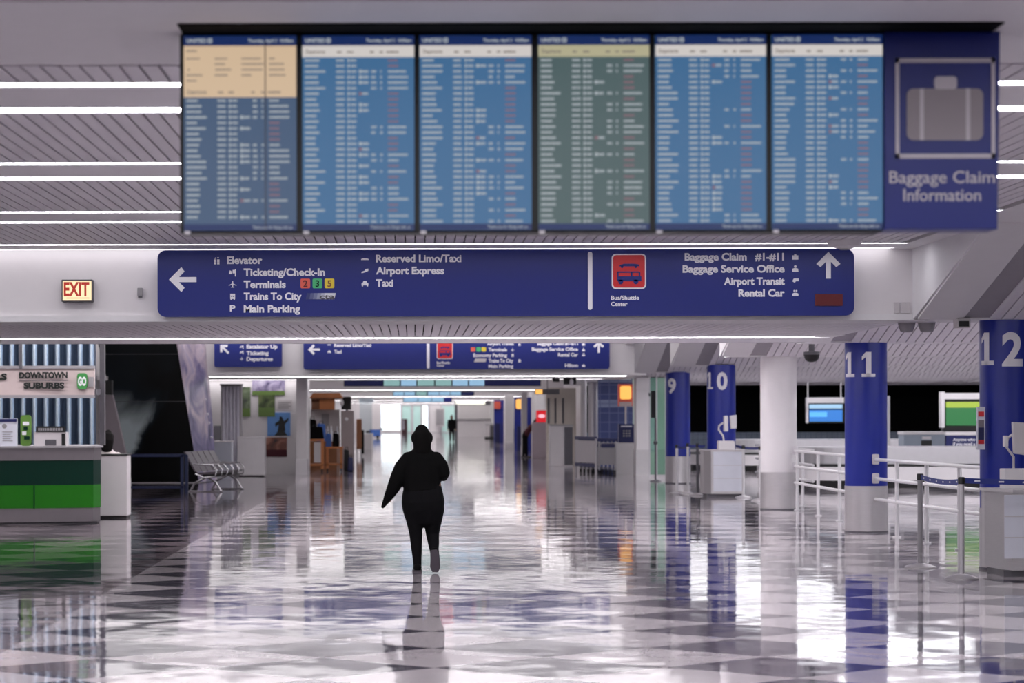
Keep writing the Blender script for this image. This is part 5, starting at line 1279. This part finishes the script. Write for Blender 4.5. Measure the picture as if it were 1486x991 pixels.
part(T, 'base', MB().box(PX(522, d), PX(540, d), d, d+3, 0, 0.8), OFFW); part(T, 'pane', MB().box(PX(522, d), PX(540, d), d, d+.03, 0.8, 2.4), GLASSC); part(T, 'crown', MB().box(PX(521, d), PX(541, d), d-.05, d+3, 2.4, 2.6), CORR)
# ================================================================ people
def blob(tubes, vox=0.014, smooth=3):
    """several overlapping tapered tubes merged into one continuous skin"""
    mb = MB()
    for rings in tubes:
        a, b = rings[0], rings[-1]
        rr = []
        def capring(r, nxt, s):
            c = Vector(r[0]); t = (c-Vector(nxt[0])).normalized()
            return (tuple(c+t*min(r[1], r[2])*s[0]), r[1]*s[1], r[2]*s[1])
        rr.append(capring(a, rings[1], (0.85, 0.35))); rr.append(capring(a, rings[1], (0.5, 0.8)))
        rr += list(rings)
        rr.append(capring(b, rings[-2], (0.5, 0.8))); rr.append(capring(b, rings[-2], (0.85, 0.35)))
        mb.loft(rr)
    return mb, vox, smooth
PEND = []
def bodypart(parent, name, tubes, m, vox=0.014, smooth=3, label=None):
    mb, v, s = blob(tubes, vox, smooth)
    o = part(parent, name, mb, m, True, label=label)
    r = o.modifiers.new('skin', 'REMESH'); r.mode = 'VOXEL'; r.voxel_size = v; r.use_smooth_shade = True
    q = o.modifiers.new('soft', 'SMOOTH'); q.iterations = s; q.factor = 0.5
    PEND.append(o); return o
def hand(cx, cy, cz, fd, side):
    """palm, four curled fingers and a thumb; fd = unit finger direction"""
    c = Vector((cx, cy, cz)); f_ = Vector(fd).normalized(); lat = f_.cross(Vector((0, 0, 1)) if abs(f_.z) < .8 else Vector((0, 1, 0))).normalized()
    out = [[(tuple(c-f_*.03), .03, .022), (tuple(c+f_*.03), .038, .02), (tuple(c+f_*.06), .036, .018)]]
    nrm = lat.cross(f_)
    for i, L in enumerate((.06, .075, .07, .055)):
        b = c+f_*.06+lat*(-.03+.02*i)
        out.append([(tuple(b-f_*.02), .009, .009), (tuple(b+f_*L*.5+nrm*.006), .0085, .0085), (tuple(b+f_*L*.85+nrm*.02), .008, .008)])
    b = c+lat*(-.03*side)
    out.append([(tuple(b-f_*.01), .012, .012), (tuple(b+f_*.03-lat*.02*side), .0105, .0105), (tuple(b+f_*.06-lat*.022*side), .009, .009)])
    return out
dpn = 28.4; kk = dpn/F
def wx(px): return PX(px, dpn)
def wz(py): return PZ(py, dpn)
T = thing('person', 'person in black jacket and leggings walking away across the tiled floor', 'person', (wx(616), dpn, 0))
Y0 = dpn
def ring(l, r, py, ry, dy=0.0): return ((wx((l+r)/2), Y0+dy, wz(py)), (r-l)/2*kk, ry)
head = [[((wx(612), Y0+.01, 1.31), .052, .056), ((wx(612), Y0+.01, 1.36), .055, .06), ((wx(612), Y0+.015, 1.40), .06, .075), ((wx(612), Y0+.02, 1.45), .07, .09), ((wx(612), Y0+.02, 1.52), .072, .092), ((wx(612), Y0+.015, 1.57), .055, .07)],
        [((wx(612), Y0+.10, 1.475), .012, .01), ((wx(612), Y0+.135, 1.45), .016, .012), ((wx(612), Y0+.12, 1.435), .015, .01)],
        [((wx(612)-.072, Y0+.01, 1.45), .012, .02), ((wx(612)-.076, Y0+.0, 1.49), .014, .022)], [((wx(612)+.072, Y0+.01, 1.45), .012, .02), ((wx(612)+.076, Y0+.0, 1.49), .014, .022)],
        [((wx(612)-.025, Y0+.1, 1.415), .012, .01), ((wx(612)+.025, Y0+.1, 1.415), .012, .01)]]
body = head+[[ring(590, 634, 672, .1), ring(588, 640, 700, .12), ring(586, 642, 728, .15), ring(592, 638, 748, .12)], [((wx(612), Y0, 1.36), .05, .055), ring(594, 634, 672, .09)]]
body += [[((wx(590), Y0, wz(668)), .05, .05), ((wx(577), Y0-.03, wz(695)), .042, .042), ((wx(572), Y0-.027, wz(705)), .034, .034), ((wx(568.5), Y0-.02, wz(711)), .026, .026)]]
body += hand(wx(567), Y0-.02, wz(714), (-.35, .1, -.95), 1)
body += [[((wx(636), Y0, wz(668)), .05, .05), ((wx(645), Y0-.02, wz(689)), .042, .042), ((wx(640), Y0+.13, wz(688)), .036, .036), ((wx(633), Y0+.25, wz(682)), .027, .027)]]
body += hand(wx(631), Y0+.29, wz(680), (-.5, .85, .2), -1)
body += [[ring(591, 613, 745, .1), ring(595, 611, 775, .065), ring(599, 611, 800, .05), ring(601, 610, 822, .04)]]
body += [[ring(615, 638, 745, .1), ring(619, 636, 772, .065, .08), ((wx(630), Y0-.05, wz(795)), .045, .05), ((wx(630), Y0-.16, wz(806)), .036, .036)]]
bodypart(T, 'body', body, SKIN, 0.009, 2)
jk = [[ring(601, 626, 651, .075), ring(594, 632, 657, .1), ring(587, 638, 664, .125), ring(585, 641, 675, .14), ring(585, 641, 690, .145), ring(584, 640, 700, .145), ring(585, 639, 707, .15), ring(584, 641, 711, .155)],
      [((wx(592), Y0, wz(663)), .065, .075), ((wx(583), Y0-.015, wz(678)), .085, .085), ((wx(576.5), Y0-.03, wz(695)), .088, .085), ((wx(569), Y0-.025, wz(711)), .07, .065), ((wx(561.5), Y0-.015, wz(724)), .045, .045), ((wx(556.5), Y0-.005, wz(733)), .026, .03), ((wx(555), Y0, wz(735.5)), .02, .024)],
      [((wx(633), Y0, wz(663)), .065, .075), ((wx(640), Y0-.015, wz(676)), .08, .085), ((wx(644.5), Y0-.02, wz(687)), .066, .075), ((wx(643), Y0+.06, wz(691)), .062, .062), ((wx(638), Y0+.16, wz(687)), .055, .055), ((wx(634), Y0+.24, wz(683)), .045, .045)]]
bodypart(T, 'jacket', jk, CLOTHB, 0.011, 3, 'black long-sleeved jacket')
tr = [[ring(587, 640, 703, .13), ring(583.5, 643, 716, .165), ring(582, 645, 728, .185), ring(584, 644, 740, .175), ring(587, 642, 750, .14)],
      [ring(583.5, 614, 738, .13), ring(588, 614, 752, .115), ring(591.5, 613, 765, .095), ring(594, 612.5, 778, .075), ring(596, 612, 795, .066), ring(598.5, 611.5, 812, .05), ring(599, 611.5, 820, .045)],
      [ring(614, 645, 738, .13), ring(614, 642, 752, .115, .02), ring(615.5, 639, 765, .095, .05), ring(618, 637, 777, .078, .06), ((wx(628.8), Y0-.0, wz(788)), .064, .066), ((wx(629.5), Y0-.1, wz(798)), .05, .055), ((wx(630), Y0-.16, wz(804)), .042, .045)]]
bodypart(T, 'trousers', tr, CLOTHN, 0.011, 2, 'tight dark trousers')
bodypart(T, 'hair', [[((wx(612), Y0-.02, 1.30), .11, .075), ((wx(612.5), Y0-.03, 1.36), .1, .085), ((wx(612.5), Y0-.03, 1.42), .1, .09), ((wx(612.5), Y0-.02, 1.48), .103, .105), ((wx(612), Y0-.01, 1.53), .104, .11), ((wx(612), Y0, 1.575), .078, .09)],
                     [((wx(600.5), Y0-.01, 1.46), .028, .04), ((wx(600.5), Y0-.01, 1.5), .034, .045), ((wx(601), Y0-.01, 1.53), .028, .04)], [((wx(624), Y0-.01, 1.46), .028, .04), ((wx(624), Y0-.01, 1.5), .034, .045), ((wx(623.5), Y0-.01, 1.53), .028, .04)]], HAIR, 0.011, 3, 'dark hair falling to the shoulders')
sx = wx(605.5)
sh = bodypart(T, 'shoe', [[((sx, Y0-.06, .05), .045, .045, (0, 1, 0)), ((sx, Y0+.0, .055), .046, .05, (0, 1, 0)), ((sx-.005, Y0+.1, .045), .05, .04, (0, 1, 0)), ((sx-.005, Y0+.17, .035), .04, .03, (0, 1, 0))]], CLOTHB, 0.009, 2, 'dark shoe flat on the floor')
part(sh, 'sole', MB().prism([(sx-.05, Y0-.1), (sx+.045, Y0-.1), (sx+.05, Y0+.1), (sx+.02, Y0+.2), (sx-.03, Y0+.2), (sx-.06, Y0+.1)], 'Z', 0.002, 0.024), SOLE)
rx_ = wx(630.5)
sh = bodypart(T, 'shoe', [[((rx_-.005, Y0-.17, .25), .05, .04, (0, .12, -1)), ((rx_, Y0-.155, .19), .052, .042, (0, .12, -1)), ((rx_+.005, Y0-.145, .10), .054, .036, (0, .12, -1)), ((rx_, Y0-.13, .045), .045, .03, (0, .3, -1))]], CLOTHB, 0.009, 2, 'shoe with heel lifted')
part(sh, 'sole', MB().prism([(rx_-.05, .255), (rx_+.02, .262), (rx_+.05, .21), (rx_+.048, .13), (rx_+.06, .07), (rx_+.035, .01), (rx_-.03, .01), (rx_-.055, .07), (rx_-.05, .14)], 'Y', Y0-.222, Y0-.2), SOLE, bev=0.006, label='grey sole facing back')

def standing(lab, x, y, h, rotz, top, legs, lean=0.0, hair=HAIR, skin=SKIN, stride=0.0, arms='down'):
    """simple clothed figure facing +Y before rotation"""
    T = thing('person', lab, 'person', (0, 0, 0)); k = h/1.72
    def q(x_, y_, z_):
        if z_ > .95: y_ += (z_-.95)*math.tan(lean); z_ = .95+(z_-.95)*math.cos(lean)
        return (x_*k, y_*k, z_*k)
    def R(p, a, b): return (q(*p), a*k, b*k)
    bt = [[R((0, 0, 1.42), .05, .055), R((0, .01, 1.5), .055, .06), R((0, .02, 1.56), .07, .09), R((0, .02, 1.64), .072, .092), R((0, .015, 1.69), .05, .065)], [R((0, .1, 1.6), .014, .012), R((0, .13, 1.575), .016, .012)],
          [R((-.075, 0, 1.58), .012, .02), R((-.077, 0, 1.62), .013, .02)], [R((.075, 0, 1.58), .012, .02), R((.077, 0, 1.62), .013, .02)],
          [R((0, 0, 1.0), .14, .09), R((0, 0, 1.4), .13, .08), R((0, 0, 1.46), .05, .05)]]
    ar = []
    for s in (-1, 1):
        if arms == 'down': pts = [(.19*s, 0, 1.38), (.23*s, -.02, 1.12), (.24*s, .06, .88)]
        else: pts = [(.19*s, 0, 1.38), (.22*s, .16, 1.16), (.15*s, .38, 1.1)]
        ar.append([R(pts[0], .055, .055), R(pts[1], .045, .045), R(pts[2], .032, .032)])
        a = Vector(q(*pts[2])); b = Vector(q(*pts[1])); dv = (a-b).normalized()
        bt.append([(tuple(b), .04*k, .04*k), (tuple(a), .028*k, .028*k)]); bt += [[(c_, r1*k, r2*k) for c_, r1, r2 in t_] for t_ in hand(*(a+dv*.05*k), tuple(dv), s)]
        st = stride*s
        bt.append([R((.09*s, 0, .9), .08, .08), R((.1*s, st*.5, .48), .055, .055), R((.1*s, st, .08), .035, .035)])
    bodypart(T, 'body', bt, skin, 0.016, 2)
    bodypart(T, 'top', [[R((0, 0, .88), .19, .13), R((0, 0, 1.1), .17, .125), R((0, 0, 1.3), .2, .13), R((0, 0, 1.42), .15, .09), R((0, 0, 1.46), .08, .07)]]+[[(c_, r1*1.35, r2*1.35) for c_, r1, r2 in t_] for t_ in ar], top, 0.018, 3)
    bodypart(T, 'trousers', [[R((0, 0, .98), .17, .12), R((0, 0, .84), .185, .13)]]+[[R((.09*s, 0, .9), .1, .11), R((.1*s, stride*s*.5, .48), .075, .08), R((.1*s, stride*s, .1), .055, .06)] for s in (-1, 1)], legs, 0.018, 2)
    bodypart(T, 'hair', [[R((0, -.03, 1.54), .085, .08), R((0, -.01, 1.63), .088, .1), R((0, 0, 1.7), .065, .08)]], hair, 0.018, 2)
    for s in (-1, 1):
        c_ = Vector(q(.1*s, stride*s, .045)); bodypart(T, 'shoe', [[((c_.x, c_.y-.06, .045), .04, .04, (0, 1, 0)), ((c_.x, c_.y+.06, .04), .045, .035, (0, 1, 0)), ((c_.x, c_.y+.17, .03), .035, .026, (0, 1, 0))]], BLACK, 0.014, 1)
    T.location = (x, y, 0); T.rotation_euler = (0, 0, rotz); return T
standing('distant person in dark clothes standing far down the concourse', PX(655.5, 162), 162, 1.72, PI, CLOTHB, CLOTHN, stride=.08)
standing('person in a maroon top leaning forward at the kiosk with the red panel', PX(762, 104), 104, 1.72, -PI/2, CLOTHM, CLOTHN, lean=0.62, arms='fwd', stride=.06)
# seated person behind the pale podium
sd_ = 44.95; sx0 = PX(157, sd_)
T = thing('person', 'seated person with dark hair and light shirt half hidden behind the pale podium', 'person', (sx0, sd_, 0))
zh = PZ(635, sd_)
bt = [[((sx0, sd_, zh-.2), .05, .055), ((sx0, sd_, zh-.12), .06, .07), ((sx0, sd_+.02, zh-.03), .07, .09), ((sx0, sd_+.02, zh+.03), .06, .075)], [((sx0+.05, sd_+.09, zh-.02), .013, .013), ((sx0+.06, sd_+.12, zh-.05), .015, .012)],
      [((sx0, sd_, zh-.2), .06, .06), ((sx0, sd_, zh-.35), .13, .09), ((sx0, sd_, .5), .15, .1)]]
for s in (-1, 1):
    bt.append([((sx0+.08*s, sd_, .5), .075, .075), ((sx0+.1*s, sd_+.4, .5), .06, .06), ((sx0+.1*s, sd_+.42, .1), .04, .04)])
    bt.append([((sx0+.17*s, sd_, zh-.3), .045, .045), ((sx0+.2*s, sd_+.06, .75), .04, .04), ((sx0+.14*s, sd_+.3, .62), .028, .028)]); bt += hand(sx0+.12*s, sd_+.36, .62, (-.1*s, 1, -.1), s)
bodypart(T, 'body', bt, SKINL, 0.014, 2)
bodypart(T, 'shirt', [[((sx0, sd_, zh-.2), .08, .07), ((sx0, sd_, zh-.28), .17, .1), ((sx0, sd_, zh-.42), .19, .12), ((sx0, sd_, .5), .18, .13)]]+[[((sx0+.17*s, sd_, zh-.3), .065, .065), ((sx0+.2*s, sd_+.06, .75), .055, .055), ((sx0+.16*s, sd_+.22, .66), .045, .045)] for s in (-1, 1)], CLOTHW, 0.016, 2)
bodypart(T, 'trousers', [[((sx0, sd_-.05, .52), .18, .13), ((sx0, sd_-.05, .46), .17, .12)]]+[[((sx0+.08*s, sd_, .5), .095, .095), ((sx0+.1*s, sd_+.4, .49), .08, .08), ((sx0+.1*s, sd_+.42, .1), .06, .06)] for s in (-1, 1)], CLOTHN, 0.016, 2)
bodypart(T, 'hair', [[((sx0-.02, sd_-.06, zh-.2), .1, .06), ((sx0-.01, sd_-.04, zh-.05), .11, .1), ((sx0, sd_, zh+.06), .1, .1), ((sx0, sd_+.01, zh+.1), .06, .07)]], HAIR, 0.014, 2)
for s in (-1, 1): bodypart(T, 'shoe', [[((sx0+.1*s, sd_+.36, .045), .04, .04, (0, 1, 0)), ((sx0+.1*s, sd_+.48, .04), .045, .035, (0, 1, 0)), ((sx0+.1*s, sd_+.58, .03), .035, .026, (0, 1, 0))]], BLACK, 0.012, 1)
T = thing('stool', 'round stool under the seated person behind the pale podium', 'stool', (sx0, sd_-.03, 0))
part(T, 'seat', MB().lathe([(0.17, 0.27), (0.18, 0.3), (0.17, 0.33)], sx0, sd_-.03), BLACK, True); part(T, 'stem', MB().lathe([(0.025, 0.02), (0.025, 0.28)], sx0, sd_-.03, 0, 12), CHROME, True); part(T, 'foot', MB().lathe([(0.2, 0), (0.19, 0.02), (0.03, 0.03)], sx0, sd_-.03), CHROME, True)
# ================================================================ turn lettering and figures into meshes
flush_texts()
dg = bpy.context.evaluated_depsgraph_get()
for o in PEND:
    me = bpy.data.meshes.new_from_object(o.evaluated_get(dg)); o.modifiers.clear(); old = o.data; o.data = me; bpy.data.meshes.remove(old)
